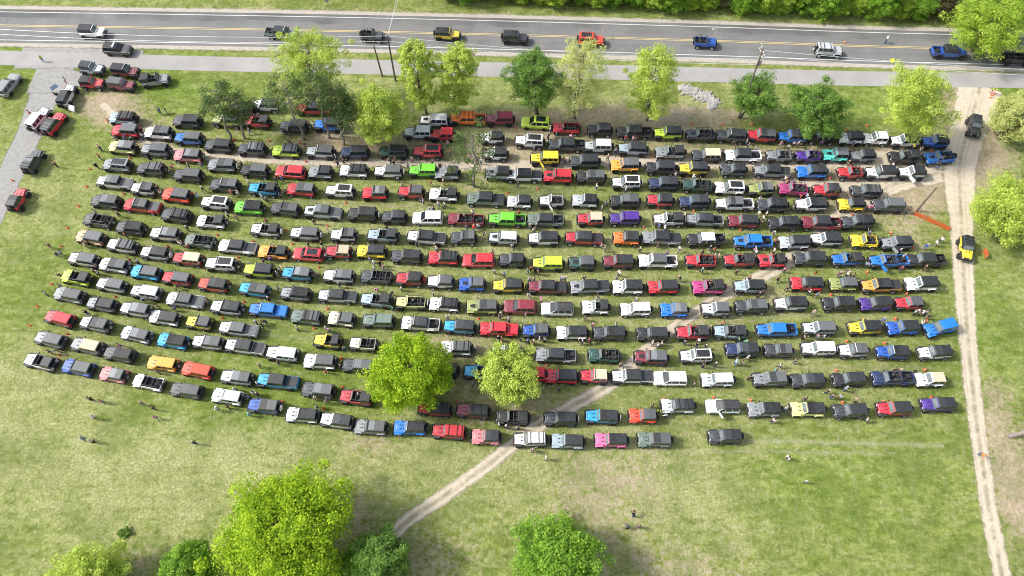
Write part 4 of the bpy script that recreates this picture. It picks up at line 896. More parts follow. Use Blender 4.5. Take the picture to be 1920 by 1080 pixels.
# the wood beyond the road
wkinds = [('wood','leafy dark green tree in the wood across the road',6.0,11), ('woody','leafy yellow-green tree in the wood across the road',5.6,10), ('wood','tall leafy green tree in the wood across the road',5.8,13), ('twig','half bare brown tree in the wood across the road',4.2,9)]
wproto = []
for k, (lf, lab, r, h) in enumerate(wkinds):
    wproto.append(make_tree('woodland_tree', h, r, 'round' if k != 3 else 'wispy', lf, 300+k, crown_base=.06, dens=1.9 if k != 3 else .8, leafsize=.42, clump=1.5))
used = set(); rr = random.Random(5)
def wood(u, v, k, s):
    p = at(u, v)
    t = wproto[k] if k not in used else dup(wproto[k]); used.add(k)
    place(t, p, rr.uniform(0, 6.28), wkinds[k][1], 'tree', 'trees of the wood across the road', s)
edge = lambda u: np.interp(u, [560, 700, 830, 1000, 1200, 1500, 1760, 2100], [-14, -8, 2, 12, 20, 32, 42, 60])
u = 840
while u < 2080:
    wood(u, edge(u)-13+rr.uniform(-3, 3), rr.choice([0, 0, 1, 2, 0, 2, 1, 3]), rr.uniform(.42, .66)); u += rr.uniform(30, 44)
u = 640
while u < 2080:
    wood(u, edge(u)-44+rr.uniform(-4, 4), rr.choice([0, 1, 2, 0, 2]), rr.uniform(.6, .95)); u += rr.uniform(48, 66)
u = 560
while u < 2100:
    wood(u, edge(u)-85+rr.uniform(-5, 5), rr.choice([0, 1, 2, 0]), rr.uniform(.7, 1.0)); u += rr.uniform(65, 90)
# small bush in the grass, rubble
t = make_tree('bush', .45, .35, 'round', 'maple', 77, trunk_r=.05, crown_base=.05, dens=.4, leafsize=.22, clump=.3)
place(t, at(234, 1000), 0, 'small dark bush alone in the lower left grass', 'bush')
def rubble_mesh(center, pts, n, size, seed):
    rr = random.Random(seed); m = MB()
    for _ in range(n):
        i = rr.randrange(len(pts)-1); f = rr.random(); a = pts[i]; b_ = pts[i+1]
        u = lerp(a[0], b_[0], f)+rr.gauss(0, 1)*lerp(a[2], b_[2], f); v = lerp(a[1], b_[1], f)+rr.gauss(0, .7)*lerp(a[2], b_[2], f)
        p = at(u, v); s = size*rr.uniform(.4, 1.3); k = rr.randint(5, 6); a0 = rr.uniform(0, 6)
        ring = lambda sc, z: [(p.x+math.cos(a0+2*math.pi*q/k)*s*sc*rr.uniform(.8, 1.1), p.y+math.sin(a0+2*math.pi*q/k)*s*sc*rr.uniform(.8, 1.1), z) for q in range(k)]
        m.loft([ring(.9, -.02), ring(1, s*.4), ring(.55, s*.85)], 0, False)
    return m
stone = plain('pale_stone', (.36, .345, .33), .85, vary=.3, scale=1.5)
o = rubble_mesh(None, [(1276,163,3),(1295,170,5),(1318,180,6),(1338,190,5),(1335,203,4)], 620, .26, 3).build('rubble', stone); tag(o, 'patch of white broken stone on the grass beside the path', 'rubble', kind='stuff')
o = rubble_mesh(None, [(1150,222,12),(1220,234,13),(1290,218,9)], 300, .10, 4).build('gravel_scatter', stone); tag(o, 'loose pale stones scattered under the pathside trees', 'stones', kind='stuff')

# ------------------------------------------------------------------ poles, wires, signs, barriers
def utility_pole(bpx, vtop, utop, label, arms=0):
    p = at(*bpx); h = height_for(p, vtop); q = at(utop, vtop, h)
    lean = Vector((max(-.8, min(.8, q.x-p.x)), 0, h)); t = empty('utility_pole', p); m = MB()
    m.loft([[(r_*math.cos(2*math.pi*i/10)+lean.x*f, r_*math.sin(2*math.pi*i/10), lean.z*f) for i in range(10)] for r_, f in ((.17, 0), (.15, .5), (.11, 1))], 0)
    m.build('shaft', M['wood'], t)
    for k in range(arms):
        z = h-.35-k*.9; x = lean.x*z/h
        m = MB(); m.box(x-.06, x+.06, -1.3, 1.3, z-.07, z+.07, 0); a = m.build('crossarm', M['wood'], t)
        for y in (-1.2, -.6, .6, 1.2):
            m = MB(); m.loft([[(x+r_*math.cos(2*math.pi*i/8), y+r_*math.sin(2*math.pi*i/8), z+.07+dz) for i in range(8)] for r_, dz in ((.05, 0), (.09, .06), (.05, .12), (.09, .18), (.04, .26))], 0); m.build('insulator', M['white'], a)
    if arms:
        m = MB(); x = lean.x*.8; m.loft([[(x+.32+.2*math.cos(2*math.pi*i/10), .2*math.sin(2*math.pi*i/10), z) for i in range(10)] for z in (h*.78, h*.78+.9)], 0); m.box(x, x+.2, -.05, .05, h*.8, h*.8+.1, 0); m.build('transformer', M['steel'], t)
    tag(t, label, 'utility pole'); return p+lean
pa = utility_pole((741.5,151.5), 66, 726, 'dark wooden utility pole, taller of the left pair by the path')
pb_ = utility_pole((717,143), 86, 701, 'bare dark pole, shorter of the left pair by the path')
pc = utility_pole((1384.5,221), 91, 1420, 'grey utility pole with crossarms and insulators beside the small tree', 2)
pd = utility_pole((1718,396), 352, 1756, 'grey leaning pole beside orange netting at the sandy track')
def wire(a, b, label, sag=.6):
    m = MB(); n = 10
    m.tube([a.lerp(b, i/n)-Vector((0, 0, sag*4*(i/n)*(1-i/n))) for i in range(n+1)], .03, 5)
    o = m.build('power_cable', M['wire']); tag(o, label, 'cable', 'overhead cables along the road')
far = pa+Vector((-70, 2, 0)); right = pc+Vector((80, -6, 0))
for k, (dy, dz, w_) in enumerate(((.0, -.15, 'upper'), (.25, -1.5, 'lower'))):
    wire(pa+Vector((0, dy, dz)), pc+Vector((0, dy, dz-2.0)), '%s overhead cable between the dark pole and the crossarm pole' % w_, 1.0)
    wire(pa+Vector((0, dy, dz)), far+Vector((0, dy, dz)), '%s overhead cable running left from the dark pole' % w_, 1.0)
    wire(pc+Vector((0, dy, dz-.2)), right+Vector((0, dy, dz-.2)), '%s overhead cable running right from the crossarm pole' % w_, 1.0)
for k, dx in enumerate((-.5, .5)): wire(pa+Vector((0, 0, -.3)), pa+Vector((6+dx*2, 60, 2)), '%s cable crossing the road from the dark pole' % ('left' if k == 0 else 'right'), .8)
# road sign (seen from above), grey sign back
def sign(p, hh, s, mat, name, label, tilt=0, diamond=True):
    t = empty(name, p, tilt); m = MB(); m.box(-.03, .03, -.03, .03, 0, hh); m.build('post', M['steel'], t)
    m = MB(); c = [(0, -s), (s, 0), (0, s), (-s, 0)] if diamond else [(-s, -s*.8), (s, -s*.8), (s, s*.8), (-s, s*.8)]
    m.loft([[(x, y, hh+z) for x, z in c] for y in (-.036, -.056)], 0); m.build('sign_panel', mat, t)
    tag(t, label, 'sign')
sign(at(1662,131.5), 2.3, .55, M['signyellow'], 'warning_sign', 'fluorescent yellow diamond sign on the verge by the path', R(-35))
sign(at(617,17), 2.0, .5, M['steel'], 'road_sign', 'grey back of a diamond sign on the far verge', R(20))
t = empty('notice_board', at(134, 213), R(-15)); m = MB(); m.box(-.75, .75, -.02, .02, .5, 1.5); m.build('panel', M['white'], t); m = MB(); m.box(-.72, -.66, -.05, -.021, 0, 1.4); m.box(.66, .72, -.05, -.021, 0, 1.4); m.build('post', M['wood'], t); tag(t, 'white board on two posts beside the gravel driveway', 'sign'); t.rotation_euler = (R(-38), 0, R(-20))
# orange safety netting
net, nt, b = newmat('orange_netting'); b.inputs['Base Color'].default_value = (.62, .12, .03, 1); b.inputs['Roughness'].default_value = .6
co = N(nt, 'ShaderNodeTexCoord').outputs['UV']
nt.links.new(ramp(nt, noise(nt, 30, 3), [(.3, (.45, .07, .015)), (.7, (.75, .17, .05))]), b.inputs['Base Color'])
def netting(pts, label, hh=.9):
    t = empty('safety_fence', pts[0]); o0 = pts[0]; m = MB(); line = []
    for a, c in zip(pts[:-1], pts[1:]):
        n = max(2, int((c-a).length/.18)); line += [a.lerp(c, i/n) for i in range(n)]
    line.append(pts[-1]); rr = random.Random(3)
    for k in range(9):
        z = hh*k/8+.03
        for i in range(len(line)-1):
            a = line[i]-o0; c = line[i+1]-o0; sagz = -.10*math.sin(i*.5)*(k/8)
            m.quad((a.x, a.y, z+sagz-.045), (c.x, c.y, z+sagz-.045), (c.x, c.y, z+sagz+.045), (a.x, a.y, z+sagz+.045))
    for i in range(0, len(line)-1):
        a = line[i]-o0; d = (line[i+1]-line[i]).normalized()*.03; m.quad((a.x-d.x, a.y-d.y+.004, .02), (a.x+d.x, a.y+d.y+.004, .02), (a.x+d.x, a.y+d.y+.004, hh), (a.x-d.x, a.y-d.y+.004, hh))
    m.build('netting', net, t)
    for p in pts:
        m = MB(); q = p-o0; m.bar((q.x, q.y, 0), (q.x, q.y, hh+.15), .03); m.build('post', M['wood'], t)
    tag(t, label, 'fence')
netting([at(1711,402), at(1733,412), at(1757,423), at(1779,433)], 'orange plastic netting fence running to the sandy track')
netting([at(1841,471), at(1847,478), at(1846,486)], 'short piece of orange netting beside the big right tree')
# cones
def make_cone():
    t = empty('traffic_cone'); m = MB(); m.box(-.19, .19, -.19, .19, 0, .04, 0, .01); m.build('base', M['orange'], t)
    m = MB(); n = 12; pr = [(.15, .04, 0), (.105, .25, 0), (.08, .36, 0), (.03, .58, 0), (.0, .585, 0)]
    rg = [[(r_*math.cos(2*math.pi*i/n), r_*math.sin(2*math.pi*i/n), z) for i in range(n)] for r_, z, _ in pr[:4]]
    m.loft(rg[:2], 0, False, False); m.loft(rg[1:3], 1, False, False); m.loft(rg[2:], 0, False, True)
    m.build('cone', [M['orange'], M['white']], t); return t
CONES = [(0,180,3.7917,"755,165 85,597 612,640 555,780 875,690 1210,320 635,515 920,435"), (768,180,3.7917,"695,682 755,220 1240,263 910,655"), (1152,180,3.7917,"555,190 775,195 980,195 310,795"),
 (1536,180,3.7917,"345,205 200,238 805,385 275,597 1225,5"), (0,380,3.7917,"553,20 475,175 430,305 360,575 260,733 815,665"), (384,380,3.7917,"85,225 570,190 340,272 620,290 870,160 235,385 810,455 275,700"),
 (1152,380,3.7917,"565,55 895,190 210,170"), (1536,380,3.7917,"110,312 390,327 670,315 515,210 85,650 625,642 345,490 240,80"), (0,570,3.7917,"475,210 415,360 205,150"), (384,570,3.7917,"120,95 975,590 550,690 840,737 870,30 775,170 970,380"),
 (768,570,3.7917,"975,432 335,685 490,100"), (1536,570,3.7917,"545,100 470,275 200,260 755,465 125,470 170,695 460,690 805,660"), (1152,570,3.7917,"710,660 355,672 975,680"), (1520,0,3.64,"1240,645 235,285 1255,635"), (1152,180,3.7917,"1180,775 270,430"), (384,180,3.7917,"205,300 675,330 455,315 1000,755 715,460")]
cone0 = None
CL = []
for x0, y0, sc, txt in CONES:
    for e in txt.split():
        a, b_ = e.split(','); CL.append((x0+float(a)/sc, y0+float(b_)/sc))
def near(u, v, n=3, kinds=None):
    p = at(u, v); return sorted([c for c in CARS], key=lambda c: (c['p']-p).length)[:n]
def relw(u, v, c):
    du, dv = u-c['u'], v-c['v']
    if abs(du) > 24: return 'left of' if du < 0 else 'right of'
    return 'behind' if dv < 0 else 'in front of'
def long_(c): return '%s %s with %s' % (cw(c), kindw(c), ROOFW[c['roof']].split(',')[0])
USED = Counter()
def near_label(prefix, u, v):
    c = near(u, v, 4); opts = ['%s %s %s' % (prefix, relw(u, v, c[0]), long_(c[0])), '%s %s %s' % (prefix, relw(u, v, c[0]), shortw(c[0])+' and '+relw(u, v, c[1])+' '+shortw(c[1])),
        '%s between %s, %s and %s' % (prefix, shortw(c[0]), shortw(c[1]), shortw(c[2])), '%s near %s, %s, %s' % (prefix, shortw(c[1]), shortw(c[2]), shortw(c[3])), '%s %s %s at %s' % (prefix, relw(u, v, c[0]), shortw(c[0]), 'left side' if u < 640 else 'right side' if u > 1280 else 'centre'),
        '%s %s %s, %s' % (prefix, relw(u, v, c[1]), long_(c[1]), 'upper field' if v < 450 else 'lower field')]
    for o in opts:
        if not USED[o] and len(o.split()) <= 16: USED[o] += 1; return o
    o = opts[0]; k = 1
    print('dup label', o); return o
for i, (u, v) in enumerate(CL):
    if cone0 is None: t = cone0 = make_cone()
    else: t = dup(cone0)
    p = at(u, v, .25); t.location = (p.x, p.y, 0); t.rotation_euler = (0, 0, rnd.uniform(0, 3)); t.scale = (1, 1, 1)
    tag(t, near_label('orange cone', u, v), 'cone', 'orange marker cones')
# ------------------------------------------------------------------ people
def skin_mesh(name, V, E, rad, mat, sub=1):
    me = bpy.data.meshes.new(name); me.from_pydata([tuple(p) for p in V], E, [])
    o = bpy.data.objects.new('tmp', me); col.objects.link(o)
    md = o.modifiers.new('skin', 'SKIN'); md.use_smooth_shade = True
    for i, r_ in enumerate(rad):
        sv = me.skin_vertices[0].data[i]; sv.radius = (r_, r_) if not isinstance(r_, tuple) else r_; sv.use_root = (i == 0)
    s = o.modifiers.new('sub', 'SUBSURF'); s.levels = sub; s.render_levels = sub
    dg = bpy.context.evaluated_depsgraph_get(); dg.update()
    out = bpy.data.meshes.new_from_object(o.evaluated_get(dg)); out.name = name
    bpy.data.objects.remove(o); out.materials.clear(); out.materials.append(mat)
    return out
def vdir(a, side=0.0): return Vector((math.sin(a)*math.cos(side), math.sin(side), -math.cos(a)*math.cos(side)))
def make_person(pose):
    P = dict(stand=dict(lean=.03, th=(.04,-.04), sh=(-.02,-.08), ua=(.05,-.05), fa=(.25,.3), out=.14, z=.93),
             walk=dict(lean=.06, th=(.45,-.35), sh=(.20,-.65), ua=(-.4,.4), fa=(-.1,.8), out=.12, z=.90),
             bend=dict(lean=.75, th=(.12,-.02), sh=(-.1,-.15), ua=(.9,1.1), fa=(1.3,1.4), out=.1, z=.91),
             photo=dict(lean=-.02, th=(.08,-.06), sh=(.0,-.1), ua=(.9,1.0), fa=(2.2,2.3), out=.15, z=.93),
             sit=dict(lean=.10, th=(1.45,1.35), sh=(.05,-.1), ua=(.5,.6), fa=(1.2,1.3), out=.15, z=.44),
             reach=dict(lean=.3, th=(.2,-.15), sh=(.05,-.25), ua=(1.5,.9), fa=(1.7,1.2), out=.2, z=.91))[pose]
    V = []; E = []; Rd = []
    def add(p, r_, par=None):
        V.append(Vector(p)); Rd.append(r_)
        if par is not None: E.append((par, len(V)-1))
        return len(V)-1
    ln = P['lean']; up = Vector((math.sin(ln), 0, math.cos(ln))); fw = Vector((math.cos(ln), 0, -math.sin(ln)))
    pel = Vector((0, 0, P['z']+.02))
    i0 = add(pel, (.15, .115)); i1 = add(pel+up*.22, (.145, .11), i0); i2 = add(pel+up*.43, (.165, .12), i1)
    i3 = add(pel+up*.56, .06, i2)
    hu = (up+Vector((0, 0, .6))).normalized(); hf = Vector((hu.z, 0, -hu.x))
    i4 = add(V[i3]+hu*.10, (.085, .085), i3); i5 = add(V[i4]+hu*.09+hf*.012, (.092, .088), i4); i6 = add(V[i5]+hu*.07, .055, i5)
    J = dict(pel=i0, waist=i1, chest=i2, neck=i3, head=i5)
    for k, s in enumerate((1, -1)):
        hip = add(pel+Vector((0, s*.10, -.05)), .095, i0)
        kn = add(V[hip]+vdir(P['th'][k], s*.05)*.43, .062, hip); cf = add(V[kn]+vdir(P['sh'][k])*.15, .06, kn); an = add(V[kn]+vdir(P['sh'][k])*.40, .042, cf)
        f1 = add(V[an]+Vector((.07, s*.01, -.045)), .042, an); f2 = add(V[an]+Vector((.17, s*.025, -.06)), .03, f1)
        J['leg%d' % k] = (hip, kn, cf, an, f1, f2)
        shd = add(V[i2]+up*.055+Vector((0, s*.185, 0)), .062, i2)
        el = add(V[shd]+vdir(P['ua'][k], s*P['out'])*.29, .044, shd); wr = add(V[el]+vdir(P['fa'][k], s*P['out']*.4)*.25, .029, el)
        d = (V[wr]-V[el]).normalized(); sd_ = d.cross(Vector((0, s, 0))).normalized()
        pm = add(V[wr]+d*.055, (.036, .018), wr); J['arm%d' % k] = (shd, el, wr)
        for q, (oy, L) in enumerate(((-.028, .070), (-.010, .082), (.009, .076), (.026, .060))):
            a1 = add(V[pm]+d*.045+sd_*oy, .0088, pm); a2 = add(V[a1]+(d+Vector((0, -s*.35, 0))).normalized()*L*.5, .008, a1); add(V[a2]+(d+Vector((0, -s*.9, 0))).normalized()*L*.5, .007, a2)
        t1 = add(V[wr]+d*.035-sd_*.040, .010, pm); add(V[t1]+d*.035-sd_*.012, .008, t1)
    body = skin_mesh('body', V, E, Rd, M['skin'])
    # face: nose, ears, eyes, mouth as small forms melted into the head's mesh
    bm = bmesh.new(); bm.from_mesh(body)
    hc = V[i5]
    for off, sz in ((hf*.098+hu*-.012, (.018, .014, .022)), (Vector((0, .088, 0)), (.016, .01, .026)), (Vector((0, -.088, 0)), (.016, .01, .026)), (hf*.088+Vector((0, .034, 0))+hu*.012, (.012, .014, .009)), (hf*.088+Vector((0, -.034, 0))+hu*.012, (.012, .014, .009)), (hf*.084-hu*.052, (.012, .028, .008))):
        bmesh.ops.create_icosphere(bm, subdivisions=1, radius=1, matrix=Matrix.Translation(hc+off) @ Matrix.Diagonal((*sz, 1)))
    bm.to_mesh(body); bm.free()
    t = empty('person'); obj('body', body, t)
    def sub(name, ids, es, grow, mat):
        mp = {k: n for n, k in enumerate(ids)}
        rad = [tuple(x+grow for x in (Rd[k] if isinstance(Rd[k], tuple) else (Rd[k],)*2)) for k in ids]
        return obj(name, skin_mesh(name, [V[k] for k in ids], [(mp[a], mp[b_]) for a, b_ in es], rad, mat), t)
    a0, a1 = J['arm0'], J['arm1']
    # sleeve ends sit just past the elbow
    sub('shirt', [i1, i0, i2, a0[0], a0[1], a1[0], a1[1]], [(i1, i0), (i1, i2), (i2, a0[0]), (a0[0], a0[1]), (i2, a1[0]), (a1[0], a1[1])], .017, M['cloth'])
    l0, l1 = J['leg0'], J['leg1']
    sub('trousers', [i0]+list(l0[:4])+list(l1[:4]), [(i0, l0[0]), (l0[0], l0[1]), (l0[1], l0[2]), (l0[2], l0[3]), (i0, l1[0]), (l1[0], l1[1]), (l1[1], l1[2]), (l1[2], l1[3])], .013, M['cloth'])
    for l in (l0, l1): sub('shoe', [l[4], l[5], l[3]], [(l[4], l[5]), (l[4], l[3])], .012, M['cloth'])
    m = MB(); n = 10; c = hc-hf*.014
    ax = hf; ay = Vector((0, 1, 0))
    rg = [[c+hu*z+ax*(rr_*math.cos(2*math.pi*i/n)*1.08)+ay*(rr_*math.sin(2*math.pi*i/n)) for i in range(n)] for z, rr_ in ((-.02, .094), (.03, .104), (.075, .092), (.105, .055))]
    m.loft(rg, 0); m.build('hair', M['cloth'], t, smooth=True)
    return t
PC = dict(k=(.015,.015,.017), w=(.76,.76,.76), r=(.52,.03,.03), b=(.03,.12,.42), lb=(.28,.48,.68), g=(.22,.23,.25), n=(.02,.03,.09), t=(.48,.38,.26), o=(.80,.20,.03), y=(.78,.62,.08), l=(.55,.80,.06), pk=(.75,.25,.42), pu=(.18,.06,.40), cy=(.05,.50,.62), gn=(.05,.28,.14), m=(.24,.03,.05), br=(.22,.11,.05), sw=(.60,.68,.70))
PN = dict(k='black', w='white', r='red', b='blue', lb='light blue', g='grey', n='navy', t='tan', o='orange', y='yellow', l='lime', pk='pink', pu='purple', cy='turquoise', gn='green', m='maroon', br='brown', sw='pale')
PEOPLE = [
 (0,0,3.64,"280,397,l 1087,757,b 1125,748,k"), (1520,0,3.64,"522,268,w 1245,613,l"),
 (0,180,3.7917,"710,370,k 703,430,r 683,495,k 392,485,m 825,305,g 920,300,gn 985,282,w 885,285,b 1195,495,r 1215,542,k 1340,497,n 1430,488,pk 1405,718,lb 1440,662,k 1145,690,w 215,125,r"),
 (384,180,3.7917,"315,245,k 552,265,sw 595,258,k 755,205,w 600,325,k 707,345,k 932,438,cy 945,480,k 965,440,w 988,467,k 260,482,k 250,527,k 380,158,lb 505,597,k 547,587,b 310,612,w 567,682,g 512,705,n 410,697,w 440,737,g 1355,430,r 1320,462,k 1345,472,k 1375,575,lb 1405,632,g 1443,495,w 235,692,w 190,690,r 720,85,w 670,95,r 745,65,o"),
 (768,180,3.7917,"295,195,b 225,332,b 270,337,pk 1000,237,w 985,287,k 1045,262,gn 1140,282,pk 995,332,cy 887,380,b 1100,458,k 1073,462,g 1410,437,t 215,497,k 160,480,k 148,617,o 240,613,k 15,447,w 770,628,k 1330,642,w 95,747,w 205,767,w 248,772,w 145,803,lb 1395,762,b 1368,797,g 430,435,pk 470,440,lb 505,460,w 395,440,r 290,395,o"),
 (1152,180,3.7917,"78,292,r 940,322,g 955,352,g 1008,372,lb 1240,362,w 1278,340,w 1300,327,g 772,385,k 425,380,b 1215,592,w 1240,607,o 1278,605,b 1247,560,k 560,587,w 607,592,k 1030,732,w 1325,722,r 1370,715,lb 1268,797,g 437,562,w 80,642,w 15,352,k 10,392,g 1185,340,pk 130,285,pk 870,255,w 840,325,k 120,280,g 1325,250,w"),
 (1536,180,3.7917,"15,335,pu 240,342,b 205,392,g 670,362,y 882,465,w 855,497,k 525,492,w 345,795,pk 210,472,k 718,385,w 590,405,br"),
 (0,380,3.7917,"350,307,m 402,367,k 427,358,lb 320,645,sw 840,82,g 675,67,w 892,232,r 615,277,w 1330,182,k 1340,312,r 1303,297,w 975,417,w 695,500,w 670,490,k 1257,580,l 1125,740,n 1237,752,lb 1010,692,lb 432,597,g 1185,347,r 620,785,k 425,515,k 600,290,k 910,430,r"),
 (384,380,3.7917,"160,83,sw 220,103,g 775,132,k 435,128,r 735,297,k 830,292,k 850,330,g 850,378,w 897,207,sw 460,402,pu 415,417,n 240,462,w 255,430,br 800,512,g 955,585,k 520,607,b 455,687,k 1203,427,w 1243,432,k 1267,455,pk 1225,612,pk 1205,468,w 1330,642,g 1395,607,w 1365,752,gn 1177,387,b 1290,205,k 500,470,w 490,510,g 20,705,g"),
 (768,380,3.7917,"145,47,b 405,177,g 455,187,r 490,167,w 530,217,k 820,152,cy 857,167,n 900,168,n 885,197,w 730,307,w 1365,302,w 1390,327,t 190,327,w 270,332,g 590,352,w 625,412,k 672,512,b 602,487,w 840,482,ol 915,492,n 850,547,w 885,542,w 1080,545,b 1105,542,w 845,657,w 855,687,w 935,690,pk 1240,532,k 165,642,w 655,732,k 635,772,t 1340,672,k 185,267,k 45,292,k 450,90,w 500,100,k 775,105,r 40,690,w 865,470,o"),
 (1152,380,3.7917,"320,167,b 360,182,w 312,297,k 465,327,w 183,335,n 680,322,n 710,332,o 720,382,g 625,352,k 622,480,cy 870,492,k 1000,332,pk 1012,357,w 1135,347,w 1160,277,r 1140,217,g 1060,112,w 1045,147,k 1082,77,w 1030,77,w 1212,477,pk 1165,542,k 1230,607,k 1390,637,w 1440,657,lb 35,502,w 20,530,g 467,540,k 960,537,k 1415,782,t 503,92,w 505,127,w 155,692,g 1025,662,k 320,232,k 375,395,pu 410,425,w 715,375,g 745,240,b 690,570,br 720,580,br 50,390,y"),
 (1536,380,3.7917,"355,222,b 347,37,pk 165,177,g 572,345,b 305,442,lb 587,467,m 755,462,k 145,507,k 205,482,k 202,507,w 242,515,t 760,312,b 872,262,w 835,287,w 682,780,w 737,785,w 775,807,k 600,385,w 560,385,b 625,430,b 635,55,k"),
 (384,570,3.7917,"387,437,pk 402,147,k 365,132,b 432,125,k 655,172,sw 865,177,pk 887,192,g 990,277,w 1012,317,lb 530,397,k 860,477,o 932,442,k 377,572,k 220,602,lb 285,657,b 350,632,lb 372,642,k 325,767,cy 785,670,w 860,692,w 90,747,w 170,707,k 1090,635,w 780,790,w"),
 (768,570,3.7917,"270,97,w 642,92,b 705,117,g 790,247,k 842,267,b 882,272,br 925,247,w 962,252,w 1227,272,k 1277,262,r 1302,152,r 1250,102,k 465,317,w 587,387,k 450,567,g 1062,602,k 632,242,k 655,247,r 900,320,k 1395,345,t 1432,350,lb"),
 (1152,570,3.7917,"270,262,w 307,292,w 337,257,w 500,272,n 602,262,w 588,292,k 662,237,pk 650,302,k 682,167,g 885,252,gn 922,247,gn 632,437,k 718,430,k 865,417,lb 905,420,k 947,385,w 1285,407,k 1182,437,w 1150,467,cy 1445,232,g 1345,238,k 45,427,w 570,567,t 1357,675,n 1217,745,w 345,762,l 375,792,w 270,722,k 775,160,o 15,190,w 960,525,k"),
 (1536,570,3.7917,"315,102,y 457,112,b 735,67,w 682,60,w 32,237,g 65,622,k 92,657,n 150,657,lb 187,602,lb 265,690,t 690,480,k 532,470,k 570,475,t 730,145,w 755,130,r"),
 (1152,690,3.7917,"1130,372,w 1240,637,w"), (768,690,3.7917,"865,582,n 968,640,w 770,422,w 688,402,g 635,402,w"),
 (0,690,3.7917,"645,220,k 722,237,o 1005,250,t 1090,287,k 670,350,w 1107,350,pk 587,500,lb 652,520,w 1380,530,k"), (0,570,3.7917,"355,340,k 397,325,g 1115,480,t 855,297,pk"),
 (1536,690,3.7917,"340,370,w 1155,605,o"), (960,780,1.5167,"347,283,k 330,316,g 362,314,k 838,186,w"),
]
POSES = ['stand', 'walk', 'bend', 'photo', 'sit', 'reach']
PP = {k: make_person(k) for k in POSES}; first = set()
PL = []
for x0, y0, sc, txt in PEOPLE:
    for e in txt.split():
        a, b_, c_ = e.split(','); PL.append((x0+float(a)/sc, y0+float(b_)/sc, {'ol': 'gn'}.get(c_, c_)))
TRO = [('n', (.03,.05,.11)), ('k', (.015,.015,.017)), ('lb', (.13,.19,.30)), ('g', (.16,.16,.17)), ('t', (.34,.27,.19)), ('n', (.05,.08,.16))]
def inside_car(u, v):
    p = at(u, v, .9)
    for c in CARS:
        d = Vector((p.x, p.y, 0))-c['p']; ca, sa = math.cos(-c['a']), math.sin(-c['a'])
        x, y = d.x*ca-d.y*sa, d.x*sa+d.y*ca
        if abs(x) < 2.5 and abs(y) < 1.05: return c, x, y
    return None
CROWD = []
for i, (u, v, c_) in enumerate(PL):
    pose = rnd.choices(POSES, (6, 4, 1.2, 2, 0, 1.2))[0]
    p = at(u, v, .9); loc = Vector((p.x, p.y, 0)); hit = inside_car(u, v)
    seated = None
    if hit:
        c, x, y = hit
        if c['roof'] in 'of' and c['typ'] in '24p' and abs(y) < .8:
            pose = 'sit'; d = DIM[c['typ']]; sx = d['cowl']-.02-(1.05 if c['roof'] in 'o' else .95); yy = .36 if y > 0 else -.36
            ca, sa = math.cos(c['a']), math.sin(c['a']); loc = c['p']+Vector((sx*ca-yy*sa, sx*sa+yy*ca, .56)); seated = c
            if c.get('seat', set()) & {yy}: continue
            c.setdefault('seat', set()).add(yy)
        else:                                               # step clear of the vehicle, towards the nearer side
            ca, sa = math.cos(c['a']), math.sin(c['a'])
            if abs(x) > 2.0: x = math.copysign(2.75, x)
            else: y = math.copysign(1.35, y)
            loc = c['p']+Vector((x*ca-y*sa, x*sa+y*ca, 0))
    if any((loc-q).length < .42 for q in [z[0] for z in (LOCS if i else [])]): loc += Vector((.55, .1, 0))
    if not i: LOCS = []
    LOCS.append((loc.copy(),))
    tn, tc = rnd.choice(TRO); shirt = (*PC[c_], 1)
    if not seated and i % 4 == 1 and len(CROWD) < 97:       # past three hundred people: one object for the rest
        CROWD.append((pose, loc.copy(), rnd.uniform(0, 6.28), rnd.uniform(.92, 1.04), shirt[:3], tc)); continue
    t = PP[pose] if pose not in first else dup(PP[pose]); first.add(pose)
    s = rnd.uniform(.92, 1.04); t.location = loc; t.scale = (s, s, s)
    t.rotation_euler = (0, 0, seated['a'] if seated else rnd.uniform(0, 6.28))
    for k in KIDS[t.name]:
        n = base(k.name)
        if n == 'shirt': k.color = shirt
        elif n == 'trousers': k.color = (*tc, 1)
        elif n == 'shoe': k.color = rnd.choice([(.02,.02,.02,1), (.5,.5,.5,1), (.2,.14,.09,1)])
        elif n == 'hair': k.color = rnd.choice([(.02,.015,.01,1), (.07,.04,.02,1), (.25,.17,.08,1), (.4,.38,.35,1), (.75,.75,.73,1), (.6,.55,.42,1), shirt])
    verb = {'stand': 'standing', 'walk': 'walking', 'bend': 'bending', 'photo': 'with raised hands', 'sit': 'sitting', 'reach': 'reaching'}[pose]
    tag(t, near_label('person in %s %s' % (PN[c_], 'sitting in' if seated else verb), u, v) if not seated else near_label('seated person in %s' % PN[c_], u, v), 'person', 'people at the gathering')
